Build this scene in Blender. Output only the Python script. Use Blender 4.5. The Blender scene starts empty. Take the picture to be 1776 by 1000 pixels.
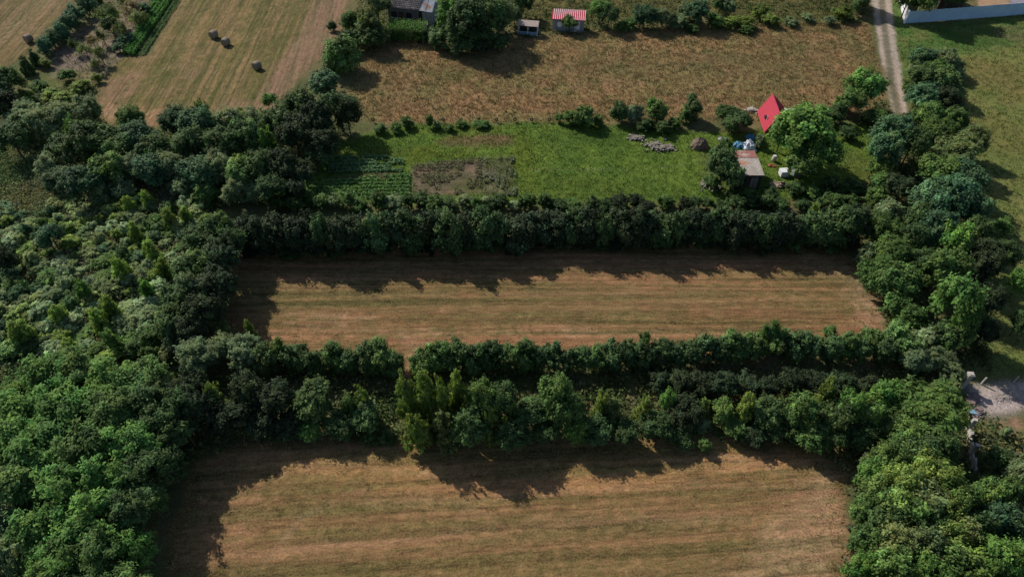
import bpy, math, random
import numpy as np
from math import sin, cos, pi, radians, hypot, atan2

# ------------------------------------------------------------------ camera, world, sun, exposure
S = bpy.context.scene
H, PITCH, FPX = 49.0, radians(46), 24.3 / 36 * 1776
CP, SP = cos(PITCH), sin(PITCH)
cd = bpy.data.cameras.new("camera"); cam = bpy.data.objects.new("camera", cd)
S.collection.objects.link(cam); S.camera = cam
cd.lens = 24.3; cd.sensor_width = 36; cd.clip_end = 6000
cam.location = (0, 0, H); cam.rotation_euler = (radians(90) - PITCH, 0, 0)

SUN_EL, SUN_STR, SKY_STR, EXPO = radians(38), 4.7, 0.09, 0.10
w = bpy.data.worlds.new("World"); S.world = w; w.use_nodes = True
nt = w.node_tree
sky = nt.nodes.new("ShaderNodeTexSky"); sky.sky_type = 'NISHITA'; sky.sun_disc = False
sky.sun_elevation = SUN_EL; sky.sun_rotation = radians(-45)
nt.links.new(sky.outputs[0], nt.nodes["Background"].inputs[0])
nt.nodes["Background"].inputs[1].default_value = SKY_STR
sd = bpy.data.lights.new("sun", 'SUN'); sd.energy = SUN_STR; sd.angle = radians(0.5); sd.color = (1, .92, .80)
sun = bpy.data.objects.new("sun", sd); S.collection.objects.link(sun)
sun.rotation_euler = (radians(90) - SUN_EL, 0, radians(225))      # light travels towards +x -y
S.view_settings.view_transform = 'Standard'; S.view_settings.look = 'None'
S.view_settings.exposure = EXPO; S.view_settings.gamma = 1

# ------------------------------------------------------------------ helpers
C = S.collection
rnd = random.Random(7); rs = np.random.RandomState(11)

def G(px, py, z=0.0):
    """place on the land seen at a point of the survey picture (1776 x 1000)"""
    u = (px - 888) / FPX; v = (py - 500) / FPX; t = (H - z) / (SP + v * CP)
    return (u * t, t * (CP - v * SP), z)
def scale_at(y, z=0.0): return FPX / (y * CP + (H - z) * SP)

def tag(o, label=None, cat=None, group=None, kind=None):
    if label: o['label'] = label
    if cat: o['category'] = cat
    if group: o['group'] = group
    if kind: o['kind'] = kind
    return o
def empty(name, loc, rz=0, label=None, cat=None, group=None):
    o = bpy.data.objects.new(name, None); C.objects.link(o); o.location = loc; o.rotation_euler.z = rz
    o.empty_display_size = .3
    return tag(o, label, cat, group)
def link_mesh(name, me, parent=None):
    o = bpy.data.objects.new(name, me); C.objects.link(o)
    if parent: o.parent = parent
    return o
def mesh_np(name, V, F4, mat, col=None, attrs=None, smooth=False):
    """F4: (n,4) or (n,3) int array"""
    me = bpy.data.meshes.new(name); V = np.asarray(V, np.float32); F4 = np.asarray(F4, np.int32)
    k = F4.shape[1]
    me.vertices.add(len(V)); me.vertices.foreach_set("co", V.ravel())
    me.loops.add(F4.size); me.loops.foreach_set("vertex_index", F4.ravel())
    me.polygons.add(len(F4)); me.polygons.foreach_set("loop_start", np.arange(0, F4.size, k, dtype=np.int32))
    me.polygons.foreach_set("loop_total", np.full(len(F4), k, np.int32))
    me.update(calc_edges=True)
    if col is not None:
        a = me.color_attributes.new("tint", 'FLOAT_COLOR', 'POINT')
        c4 = np.ones((len(V), 4), np.float32); c4[:, :3] = col; a.data.foreach_set("color", c4.ravel())
    for n, v in (attrs or {}).items():
        a = me.attributes.new(n, 'FLOAT', 'POINT'); a.data.foreach_set("value", np.asarray(v, np.float32))
    if smooth: me.polygons.foreach_set("use_smooth", np.ones(len(F4), bool))
    me.materials.append(mat); me.update()
    return me

class MB:
    def __init__(s): s.v = []; s.f = []
    def poly(s, pts): i = len(s.v); s.v += [tuple(p) for p in pts]; s.f.append(tuple(range(i, i + len(pts))))
    def box(s, c, sz, rz=0, tilt=0, jit=0):
        i = len(s.v); a, b = cos(rz), sin(rz)
        for z in (-.5, .5):
            for x, y in ((-.5, -.5), (.5, -.5), (.5, .5), (-.5, .5)):
                X, Y, Z = x * sz[0], y * sz[1], z * sz[2]
                X += tilt * Z
                if jit: X += rnd.uniform(-jit, jit); Y += rnd.uniform(-jit, jit); Z += rnd.uniform(-jit, jit)
                s.v.append((c[0] + X * a - Y * b, c[1] + X * b + Y * a, c[2] + Z))
        for q in ((0, 3, 2, 1), (4, 5, 6, 7), (0, 1, 5, 4), (1, 2, 6, 5), (2, 3, 7, 6), (3, 0, 4, 7)): s.f.append(tuple(i + k for k in q))
    def tube(s, pts, rad, n=6, cap=True):
        rings = []
        for k, p in enumerate(pts):
            p = np.array(p, float); q = np.array(pts[min(k + 1, len(pts) - 1)], float) - np.array(pts[max(k - 1, 0)], float)
            q /= (np.linalg.norm(q) + 1e-9); a = np.cross(q, (0, 0, 1) if abs(q[2]) < .9 else (1, 0, 0)); a /= np.linalg.norm(a); b = np.cross(q, a)
            r = rad[k] if hasattr(rad, '__len__') else rad
            i = len(s.v); rings.append(i)
            for j in range(n):
                t = 2 * pi * j / n; s.v.append(tuple(p + r * (cos(t) * a + sin(t) * b)))
        for i, j in zip(rings, rings[1:]):
            for k in range(n): s.f.append((i + k, i + (k + 1) % n, j + (k + 1) % n, j + k))
        if cap: s.f.append(tuple(rings[0] + k for k in range(n))[::-1]); s.f.append(tuple(rings[-1] + k for k in range(n)))
    def sheet(s, p00, p10, p11, p01, n, amp, thick=.02, m=2, shape='sin'):
        """corrugated sheet; waves run from p0x to p1x, ridges lie along the other way"""
        p00, p10, p11, p01 = [np.array(p, float) for p in (p00, p10, p11, p01)]
        nrm = np.cross(p10 - p00, p01 - p00); nrm /= np.linalg.norm(nrm)
        if nrm[2] < 0: nrm = -nrm
        N = n * 4; base = len(s.v)
        for side in (0, 1):
            for i in range(N + 1):
                for j in range(m + 1):
                    u, v = i / N, j / m
                    p = (1 - u) * (1 - v) * p00 + u * (1 - v) * p10 + u * v * p11 + (1 - u) * v * p01
                    s.v.append(tuple(p + nrm * (amp * sin(u * n * 2 * pi) - side * thick)))
        K = (N + 1) * (m + 1)
        for i in range(N):
            for j in range(m):
                a = base + i * (m + 1) + j; q = (a, a + m + 1, a + m + 2, a + 1)
                s.f.append(q); s.f.append(tuple(x + K for x in q[::-1]))
        for i in range(N):
            for j in (0, m):
                a = base + i * (m + 1) + j; s.f.append((a, a + m + 1, a + m + 1 + K, a + K))
        for j in range(m):
            for i in (0, N):
                a = base + i * (m + 1) + j; s.f.append((a, a + 1, a + 1 + K, a + K))
    def build(s, name, mat, parent=None, smooth=False):
        me = bpy.data.meshes.new(name); me.from_pydata(s.v, [], s.f); me.materials.append(mat)
        if smooth: me.polygons.foreach_set("use_smooth", np.ones(len(s.f), bool))
        me.update(); return link_mesh(name, me, parent)

# ---- materials
def new_mat(name, rough=.9):
    m = bpy.data.materials.new(name); m.use_nodes = True; b = m.node_tree.nodes["Principled BSDF"]
    b.inputs["Roughness"].default_value = rough
    b.inputs["Specular IOR Level"].default_value = .25
    return m, m.node_tree, b
def N(nt, t, **k):
    n = nt.nodes.new(t)
    for a, v in k.items(): setattr(n, a, v)
    return n
def mathn(nt, op, a, b=None, c=None):
    n = N(nt, "ShaderNodeMath", operation=op)
    for i, x in enumerate((a, b, c)):
        if x is None: continue
        if isinstance(x, (int, float)): n.inputs[i].default_value = x
        else: nt.links.new(x, n.inputs[i])
    return n.outputs[0]
def vscale(nt, v, f):
    n = N(nt, "ShaderNodeVectorMath", operation='SCALE'); nt.links.new(v, n.inputs[0])
    if isinstance(f, (int, float)): n.inputs[3].default_value = f
    else: nt.links.new(f, n.inputs[3])
    return n.outputs[0]
def mixc(nt, fac, a, b, mode='MIX'):
    n = N(nt, "ShaderNodeMix", data_type='RGBA', blend_type=mode)
    for s, x in ((0, fac), (6, a), (7, b)):
        if isinstance(x, (int, float)): n.inputs[s].default_value = x
        elif isinstance(x, tuple): n.inputs[s].default_value = (*x, 1)
        else: nt.links.new(x, n.inputs[s])
    return n.outputs[2]
def noise(nt, vec, scale, detail=4, rough=.55, dist=0):
    n = N(nt, "ShaderNodeTexNoise"); n.inputs["Scale"].default_value = scale; n.inputs["Detail"].default_value = detail
    n.inputs["Roughness"].default_value = rough; n.inputs["Distortion"].default_value = dist
    if vec is not None: nt.links.new(vec, n.inputs["Vector"])
    return n.outputs["Fac"]
def mapr(nt, v, a, b, c, d):
    n = N(nt, "ShaderNodeMapRange"); nt.links.new(v, n.inputs[0])
    for i, x in enumerate((a, b, c, d)): n.inputs[i + 1].default_value = x
    return n.outputs[0]

def plain(name, c1, c2=None, scale=3.0, rough=.85, bump=.3, stretch=(1, 1, 1), metal=0.0, c3=None):
    m, nt, b = new_mat(name, rough)
    tc = N(nt, "ShaderNodeTexCoord"); mp = N(nt, "ShaderNodeMapping"); mp.inputs["Scale"].default_value = stretch
    nt.links.new(tc.outputs["Object"], mp.inputs[0]); v = mp.outputs[0]
    c2 = c2 or tuple(x * .6 for x in c1)
    f = mapr(nt, noise(nt, v, scale, 6, .65), .3, .7, 0, 1)
    col = mixc(nt, f, c1, c2)
    if c3: col = mixc(nt, mapr(nt, noise(nt, v, scale * .35, 4, .7), .52, .62, 0, 1), col, c3)
    nt.links.new(col, b.inputs["Base Color"]); b.inputs["Metallic"].default_value = metal
    bp = N(nt, "ShaderNodeBump"); bp.inputs["Strength"].default_value = bump; bp.inputs["Distance"].default_value = .05
    nt.links.new(noise(nt, v, scale * 4, 5, .7), bp.inputs["Height"]); nt.links.new(bp.outputs[0], b.inputs["Normal"])
    return m

def leaf_mat(name, trans=.28, rough=.75):
    m, nt, b = new_mat(name, rough)
    oi = N(nt, "ShaderNodeObjectInfo"); at = N(nt, "ShaderNodeAttribute", attribute_name="tint")
    col = mixc(nt, 1.0, oi.outputs["Color"], at.outputs["Color"], 'MULTIPLY')
    nt.links.new(col, b.inputs["Base Color"]); b.inputs["Specular IOR Level"].default_value = .18
    tr = N(nt, "ShaderNodeBsdfTranslucent"); tcol = mixc(nt, 1.0, col, (1.1, 1.25, .5), 'MULTIPLY'); nt.links.new(tcol, tr.inputs[0])
    mx = N(nt, "ShaderNodeMixShader"); mx.inputs[0].default_value = trans
    nt.links.new(b.outputs[0], mx.inputs[1]); nt.links.new(tr.outputs[0], mx.inputs[2])
    nt.links.new(mx.outputs[0], nt.nodes["Material Output"].inputs[0])
    return m
LEAF = leaf_mat("leaf", .14); LEAF_SOFT = leaf_mat("soft_leaf", .42); LEAF_MID = leaf_mat("thin_leaf", .26)
def blade_mat():
    m, nt, b = new_mat("blades", .85); at = N(nt, "ShaderNodeAttribute", attribute_name="tint")
    nt.links.new(at.outputs["Color"], b.inputs["Base Color"]); b.inputs["Specular IOR Level"].default_value = .1
    tr = N(nt, "ShaderNodeBsdfTranslucent"); nt.links.new(at.outputs["Color"], tr.inputs[0]); mx = N(nt, "ShaderNodeMixShader"); mx.inputs[0].default_value = .3
    nt.links.new(b.outputs[0], mx.inputs[1]); nt.links.new(tr.outputs[0], mx.inputs[2]); nt.links.new(mx.outputs[0], nt.nodes["Material Output"].inputs[0])
    return m
BLADE = blade_mat()
BARK = plain("bark", (.12, .09, .065), (.05, .04, .03), 6, .95, .6, (1, 1, .3))
BARKP = plain("pale_bark", (.42, .40, .36), (.12, .11, .10), 4, .9, .4, (1, 1, 1.5))

# ------------------------------------------------------------------ numpy noise
def _hash(ix, iy, seed):
    n = (ix.astype(np.int64) * 374761393 + iy.astype(np.int64) * 668265263 + seed * 974634777) & 0x7fffffff
    n = ((n ^ (n >> 13)) * 1274126177) & 0x7fffffff
    return ((n ^ (n >> 16)) & 0xffff) / 65535.0
def vnoise(x, y, seed=0):
    ix, iy = np.floor(x), np.floor(y); fx, fy = x - ix, y - iy
    fx = fx * fx * (3 - 2 * fx); fy = fy * fy * (3 - 2 * fy)
    h = lambda a, b: _hash(ix + a, iy + b, seed)
    return (h(0, 0) * (1 - fx) + h(1, 0) * fx) * (1 - fy) + (h(0, 1) * (1 - fx) + h(1, 1) * fx) * fy
def fbm(x, y, seed=0, o=4):
    s = 0; a = .5; t = 0
    for k in range(o): s = s + a * vnoise(x * 2 ** k, y * 2 ** k, seed + k); t += a; a *= .55
    return s / t
def relief(x, y): return (fbm(x * .12, y * .12, 5, 3) - .5) * .25 + (fbm(x * .9, y * .9, 9, 2) - .5) * .10

# ------------------------------------------------------------------ land: one sheet cut into fields
def poly(*pts): return [G(px, py)[:2] for px, py in pts]
def sdist(X, Y, P):
    """signed distance to polygon, positive inside"""
    d = np.full(X.shape, 1e9); ins = np.zeros(X.shape, bool); n = len(P)
    for i in range(n):
        x1, y1 = P[i]; x2, y2 = P[(i + 1) % n]; ex, ey = x2 - x1, y2 - y1; L = ex * ex + ey * ey + 1e-9
        t = np.clip(((X - x1) * ex + (Y - y1) * ey) / L, 0, 1)
        d = np.minimum(d, np.hypot(X - x1 - t * ex, Y - y1 - t * ey))
        c = ((y1 > Y) != (y2 > Y)) & (X < ex * (Y - y1) / (ey if abs(ey) > 1e-9 else 1e-9) + x1); ins ^= c
    return np.where(ins, d, -d)
def ang(a, b): p, q = G(*a), G(*b); return atan2(q[1] - p[1], q[0] - p[0])

P_NEAR = poly((296, 1300), (300, 900), (345, 800), (420, 768), (700, 766), (960, 768), (1200, 760), (1400, 778), (1468, 826), (1470, 860), (1462, 1010), (1450, 1300))
P_MID = poly((392, 560), (400, 470), (430, 425), (900, 412), (1440, 412), (1490, 460), (1532, 540), (1518, 572), (1480, 596), (1250, 612), (930, 625), (735, 632), (712, 662), (690, 662), (690, 632), (520, 622), (440, 600))
P_MEADOW = poly((604, 160), (640, 92), (690, 70), (930, 66), (1050, 52), (1430, 40), (1506, 44), (1522, 110), (1530, 170), (1470, 205), (1320, 214), (1180, 206), (950, 212), (640, 212))
P_LAWN = poly((440, 352), (470, 300), (540, 255), (640, 236), (700, 216), (1000, 212), (1240, 232), (1420, 215), (1530, 215), (1520, 300), (1440, 345), (1240, 352), (900, 352))
P_HAY = poly((164, 172), (214, 98), (256, 96), (314, 0), (350, -60), (660, -60), (604, 0), (588, 58), (548, 108), (505, 152), (460, 200), (330, 230), (190, 222))
P_HAYR = poly((570, -60), (700, -60), (604, 0), (588, 58), (548, 108), (505, 152), (470, 200), (430, 210), (470, 130), (530, 40))
P_WEST = poly((-320, 190), (-200, -60), (160, -60), (128, 0), (84, 58), (44, 96), (0, 122))
P_ORCH = poly((84, 122), (92, 88), (150, 40), (200, -60), (340, -60), (300, 0), (252, 92), (214, 98), (168, 146), (110, 150))
P_CROP = poly((214, 98), (258, 12), (292, -60), (354, -60), (315, 0), (254, 96))
P_PAST = poly((1600, 118), (1660, 92), (1900, 60), (2300, 60), (2100, 700), (1776, 664), (1690, 655), (1660, 560), (1680, 470), (1650, 330), (1660, 230), (1640, 160))
P_VERGE = poly((1555, 190), (1548, 60), (1540, -20), (1556, -20), (1566, 44), (1800, 24), (2000, 20), (2000, 80), (1776, 70), (1660, 96), (1600, 130), (1580, 190))
P_NORTH = poly((880, 44), (860, -60), (1500, -60), (1512, 30), (1300, 34), (1060, 30), (940, 40))
P_YARD = poly((1680, 670), (1776, 666), (1950, 666), (1950, 706), (1776, 710), (1730, 716), (1706, 712))
P_ROAD = poly((1505, -80), (1512, 0), (1522, 60), (1530, 110), (1540, 160), (1546, 196), (1576, 198), (1568, 150), (1556, 80), (1547, 20), (1541, -80))
P_BED = poly((714, 286), (770, 280), (836, 274), (836, 336), (716, 340))
P_BED2 = poly((836, 274), (892, 272), (898, 340), (836, 338))
P_DRY = poly((755, 250), (780, 238), (860, 234), (892, 240), (890, 252), (820, 256))
P_BEDL = poly((566, 306), (690, 300), (692, 314), (560, 318))
P_RUFF = poly((-200, 262), (30, 262), (90, 290), (96, 330), (60, 372), (-200, 420))
P_RUFF2 = poly((-10, 600), (40, 610), (52, 660), (20, 740), (-60, 760))

a_hay = ang((214, 98), (284, 0)); a_west = ang((20, 90), (100, 0)); a_near = radians(4); a_road = ang((1560, 190), (1532, 10))
# name, polygon, colour, second colour, edge softness, stripe amount, angle, edge jitter
REG = [
 ("west_field", P_WEST, (.19, .155, .075), (.235, .19, .105), .5, 1.0, a_west, .5),
 ("orchard_ground", P_ORCH, (.30, .26, .20), (.20, .195, .11), .8, .25, a_hay, 1.0),
 ("hay_field", P_HAY, (.150, .145, .055), (.24, .19, .095), .5, 1.0, a_hay, .6),
 ("stubble_strip", P_HAYR, (.26, .185, .125), (.24, .185, .115), 1.0, .9, a_hay, .8),
 ("crop_ground", P_CROP, (.06, .09, .035), (.08, .11, .04), .3, .6, a_hay, .2),
 ("north_field", P_NORTH, (.13, .135, .05), (.17, .16, .06), 1.2, .5, 0.0, 1.0),
 ("meadow", P_MEADOW, (.35, .235, .115), (.25, .225, .09), .8, .15, 0.1, 1.4),
 ("lawn", P_LAWN, (.105, .205, .036), (.15, .25, .042), .8, .25, 0.05, 1.0),
 ("pasture", P_PAST, (.165, .225, .062), (.225, .245, .08), 1.6, .15, .4, 1.6),
 ("verge", P_VERGE, (.085, .19, .042), (.16, .22, .065), 1.2, .15, .4, 1.0),
 ("mown_strip", P_MID, (.27, .175, .09), (.215, .17, .08), .5, 1.0, 0.0, .8),
 ("near_field", P_NEAR, (.25, .175, .085), (.215, .17, .075), .5, 1.0, a_near, .8),
 ("house_yard", poly((1697, 26), (1694, -60), (1738, -60), (1752, 14), (1756, 26)), (.50, .36, .22), (.44, .32, .20), .15, .1, 0, .1),
 ("yard_paving", poly((1757, 26), (1753, 12), (1740, -60), (1990, -60), (1990, 16)), (.36, .36, .40), (.30, .30, .34), .12, .1, 0, .1),
 ("gravel_yard", P_YARD, (.52, .47, .41), (.40, .38, .31), .7, 0, 0, .8),
 ("dirt_track", P_ROAD, (.52, .46, .39), (.44, .40, .34), .25, .3, a_road, .4),
 ("garden_bed", P_BED, (.22, .17, .125), (.11, .12, .06), .18, .5, 0.03, .15),
 ("garden_plot", P_BED2, (.17, .165, .12), (.10, .13, .05), .3, .5, 1.5, .2),
 ("dry_patch", P_DRY, (.27, .19, .10), (.17, .16, .06), .6, .1, 0, 1.0),
 ("garden_row", P_BEDL, (.16, .13, .09), (.09, .11, .04), .3, .3, 0, .4),
 ("rough_grass", P_RUFF, (.17, .15, .055), (.12, .13, .04), 1.5, .1, .6, 2.0),
 ("rough_grass", P_RUFF2, (.19, .15, .07), (.12, .13, .04), 1.0, .1, .6, 1.5),
]
# soft blots: px, py, rx, ry (px), colour, strength
BLOT = [
 (1000, 573, 40, 8, (.40, .26, .16), .6), (745, 577, 50, 5, (.38, .26, .16), .6), (560, 560, 60, 4, (.36, .26, .16), .5), (710, 600, 16, 22, (.36, .23, .14), .5),
 (1495, 555, 14, 26, (.40, .24, .15), .7), (1470, 500, 14, 30, (.36, .25, .15), .5), (1440, 470, 40, 12, (.34, .24, .14), .4), (1480, 572, 60, 8, (.38, .24, .14), .5),
 (520, 590, 90, 14, (.34, .22, .12), .5), (900, 590, 300, 14, (.33, .20, .11), .5), (1000, 462, 300, 14, (.31, .20, .11), .5), (560, 490, 90, 16, (.31, .21, .12), .4),
 (1420, 880, 50, 80, (.35, .23, .14), .55), (1380, 960, 60, 50, (.35, .23, .14), .5), (1440, 820, 30, 20, (.38, .26, .16), .5), (520, 800, 80, 20, (.33, .23, .12), .6),
 (860, 830, 260, 40, (.37, .235, .11), .6), (1250, 800, 220, 30, (.39, .255, .115), .75), (600, 800, 200, 20, (.37, .25, .115), .6), (1080, 830, 120, 16, (.37, .25, .115), .6), (1385, 930, 60, 60, (.40, .29, .175), .7), (1430, 860, 30, 60, (.43, .31, .185), .75), (1340, 990, 90, 30, (.38, .275, .165), .6), (1505, 520, 12, 40, (.42, .29, .20), .8), (400, 880, 50, 100, (.32, .21, .12), .45), (700, 870, 160, 16, (.30, .20, .11), .4),
 (190, 195, 22, 12, (.40, .27, .18), .8), (262, 205, 30, 12, (.40, .25, .16), .8), (210, 150, 30, 30, (.28, .19, .13), .6), (420, 190, 40, 16, (.32, .22, .15), .6),
 (330, 130, 12, 10, (.32, .22, .15), .5), (300, 160, 60, 12, (.25, .18, .10), .3),
 (130, 100, 40, 22, (.26, .22, .19), .7), (215, 40, 40, 16, (.24, .20, .14), .5), (150, 135, 60, 8, (.24, .21, .09), .5),
 (820, 130, 60, 18, (.16, .16, .06), .5), (1050, 120, 90, 22, (.17, .17, .07), .6), (1250, 110, 90, 20, (.19, .175, .08), .6), (1380, 90, 60, 30, (.17, .17, .07), .5), (700, 190, 60, 12, (.27, .17, .09), .5),
 (960, 180, 160, 12, (.34, .20, .10), .5), (1400, 130, 60, 14, (.19, .17, .08), .5), (740, 75, 40, 8, (.18, .17, .06), .6), (690, 140, 40, 26, (.31, .2, .11), .4), (1500, 100, 22, 60, (.20, .18, .08), .7),
 (700, 268, 160, 10, (.13, .17, .025), .7), (905, 260, 20, 40, (.13, .18, .025), .6), (960, 330, 200, 20, (.12, .165, .03), .4), (1000, 240, 80, 14, (.07, .14, .03), .4), (800, 228, 60, 10, (.12, .15, .03), .5),
 (1600, 108, 30, 16, (.08, .155, .025), .5), (1720, 66, 80, 14, (.06, .14, .03), .6), (1740, 140, 60, 40, (.21, .16, .06), .45), (1760, 240, 60, 50, (.16, .17, .045), .4), (1760, 60, 30, 14, (.24, .19, .12), .5),
 (1735, 733, 16, 10, (.42, .27, .17), .8), (1740, 752, 12, 10, (.3, .2, .16), .6), (1765, 640, 30, 20, (.10, .15, .04), .6), (1530, 330, 30, 30, (.15, .17, .05), .6), (1490, 290, 30, 26, (.16, .18, .05), .6),
 (80, 150, 50, 24, (.12, .16, .04), .7), (130, 160, 40, 20, (.14, .16, .04), .7), (20, 215, 30, 30, (.11, .15, .04), .6), (1240, 300, 20, 30, (.14, .15, .07), .5),
]
GX0, GX1, GY0, GY1, ST = -112, 112, 4, 156, .38
gx = np.arange(GX0, GX1 + .01, ST); gy = np.arange(GY0, GY1 + .01, ST)
X, Y = np.meshgrid(gx, gy); nyy, nxx = X.shape
jx = (fbm(X * .5, Y * .5, 21) - .5); jy = (fbm(X * .5, Y * .5, 31) - .5)
n_lo = fbm(X * .10, Y * .10, 41, 4); n_md = fbm(X * .45, Y * .45, 51, 4); n_hi = vnoise(X * 1.9, Y * 1.9, 61)
sm = lambda t: (lambda u: u * u * (3 - 2 * u))(np.clip(t, 0, 1))
base = np.array((.12, .145, .055)); alt = np.array((.19, .18, .08))
col = base + (alt - base) * sm((n_md - .35) * 3.0)[..., None]
rid = np.full(X.shape, -1); amt = np.zeros(X.shape)
for k, (nm, P, c1, c2, ed, sa, an, jt) in enumerate(REG):
    d = sdist(X + jx * jt * 2, Y + jy * jt * 2, P)
    wgt = sm(.5 + d / (2 * ed))[..., None]
    # swaths along the mowing direction
    u = -X * sin(an) + Y * cos(an); v = X * cos(an) + Y * sin(an)
    u2 = u + (fbm(v * .03, u * .05, 71) - .5) * 5
    sw = fbm(v * .025, u2 * .62, 77 + k, 3)
    f = sm((.55 * sw + .45 * n_md if sa > .5 else .35 * n_lo + .65 * n_md) * 3.2 - 1.1)[..., None]
    rc = np.array(c1) * (1 - f) + np.array(c2) * f
    col = col * (1 - wgt) + rc * wgt; amt = amt * (1 - wgt[..., 0]) + sa * wgt[..., 0]
    rid[d > 0] = k
for (px, py, rx, ry, c, st) in BLOT:
    a, b = G(px, py), G(px, py + ry); sx = rx / scale_at(a[1]); sy = abs(a[1] - b[1])
    q = ((X - a[0] + jx * 3) / sx) ** 2 + ((Y - a[1] + jy * 3) / sy) ** 2
    wg = np.clip(1.35 - q * .8, 0, 1) * st * np.clip(.4 + 1.2 * n_md, 0, 1)
    col = col * (1 - wg[..., None]) + np.array(c) * wg[..., None]
# worn lines: wheel marks, turning arcs, foot path
LINES = [([(1400, 449), (1450, 458), (1482, 478), (1500, 510), (1507, 545), (1500, 574)], .45, (.40, .29, .19), .6), ([(1380, 462), (1440, 468), (1468, 484), (1484, 515), (1490, 550)], .3, (.37, .26, .16), .5),
 ([(700, 665), (708, 630), (712, 600), (700, 575)], .5, (.38, .27, .17), .55), ([(706, 640), (722, 600), (760, 580)], .3, (.38, .27, .17), .5), ([(470, 572), (800, 576), (1100, 577), (1400, 572)], .3, (.36, .25, .15), .5),
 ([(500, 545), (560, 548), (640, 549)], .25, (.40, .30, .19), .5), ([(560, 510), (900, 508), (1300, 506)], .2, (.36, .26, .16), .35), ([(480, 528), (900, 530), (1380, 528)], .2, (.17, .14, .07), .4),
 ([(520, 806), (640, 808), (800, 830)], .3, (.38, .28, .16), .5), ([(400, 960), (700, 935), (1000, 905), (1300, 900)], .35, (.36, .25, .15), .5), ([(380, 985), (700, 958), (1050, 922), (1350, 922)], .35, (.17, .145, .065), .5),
 ([(640, 872), (900, 862), (1200, 838), (1400, 848)], .3, (.34, .24, .14), .45), ([(1180, 780), (1320, 800), (1410, 850), (1440, 930), (1430, 1000)], .5, (.38, .27, .17), .5), ([(1150, 800), (1290, 818), (1370, 870), (1395, 950)], .35, (.36, .25, .15), .4),
 ([(430, 1000), (520, 900), (560, 880)], .25, (.37, .29, .2), .35), ([(800, 905), (795, 880), (850, 893)], .25, (.37, .28, .18), .35),
 ([(920, 294), (1080, 297), (1150, 288), (1215, 282)], .16, (.20, .24, .10), .6), ([(225, 205), (300, 130), (420, 0)], .3, (.14, .14, .055), .5), ([(280, 200), (360, 110), (460, -20)], .3, (.30, .23, .13), .45), ([(330, 210), (430, 90), (500, -10)], .3, (.13, .13, .05), .5),
 ([(200, 200), (260, 140), (380, 0)], .25, (.29, .22, .12), .4), ([(390, 190), (470, 90), (545, -10)], .3, (.14, .13, .055), .5), ([(0, 90), (50, 40), (80, 0)], .3, (.15, .14, .06), .5), ([(10, 40), (40, 0)], .3, (.28, .22, .13), .5)]
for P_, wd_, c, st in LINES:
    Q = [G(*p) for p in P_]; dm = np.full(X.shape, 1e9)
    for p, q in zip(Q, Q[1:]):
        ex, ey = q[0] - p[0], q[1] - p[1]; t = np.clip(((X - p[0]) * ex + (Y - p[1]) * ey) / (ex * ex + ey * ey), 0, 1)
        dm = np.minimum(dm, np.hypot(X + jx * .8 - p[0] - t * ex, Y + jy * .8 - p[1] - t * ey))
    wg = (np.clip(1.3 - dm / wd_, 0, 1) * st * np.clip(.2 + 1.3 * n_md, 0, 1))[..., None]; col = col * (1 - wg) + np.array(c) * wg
# wheel ruts of the dirt track: grass strip between them
mid = [G(1526, -80), G(1529, 0), G(1535, 60), G(1545, 130), G(1558, 198)]
dm = np.full(X.shape, 1e9)
for p, q in zip(mid, mid[1:]):
    ex, ey = q[0] - p[0], q[1] - p[1]; t = np.clip(((X - p[0]) * ex + (Y - p[1]) * ey) / (ex * ex + ey * ey), 0, 1)
    dm = np.minimum(dm, np.hypot(X - p[0] - t * ex, Y - p[1] - t * ey))
k_road = [i for i, r in enumerate(REG) if r[0] == "dirt_track"][0]
wg = (sm((.62 - dm) / .25) * np.clip(.35 + n_hi * 1.3, 0, 1) * (rid == k_road))[..., None]
col = col * (1 - .75 * wg) + np.array((.12, .12, .06)) * .75 * wg
col *= (.90 + .2 * n_hi)[..., None] * .69 * np.array((1.04, .955, 1.04))
Z = relief(X, Y)

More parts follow.
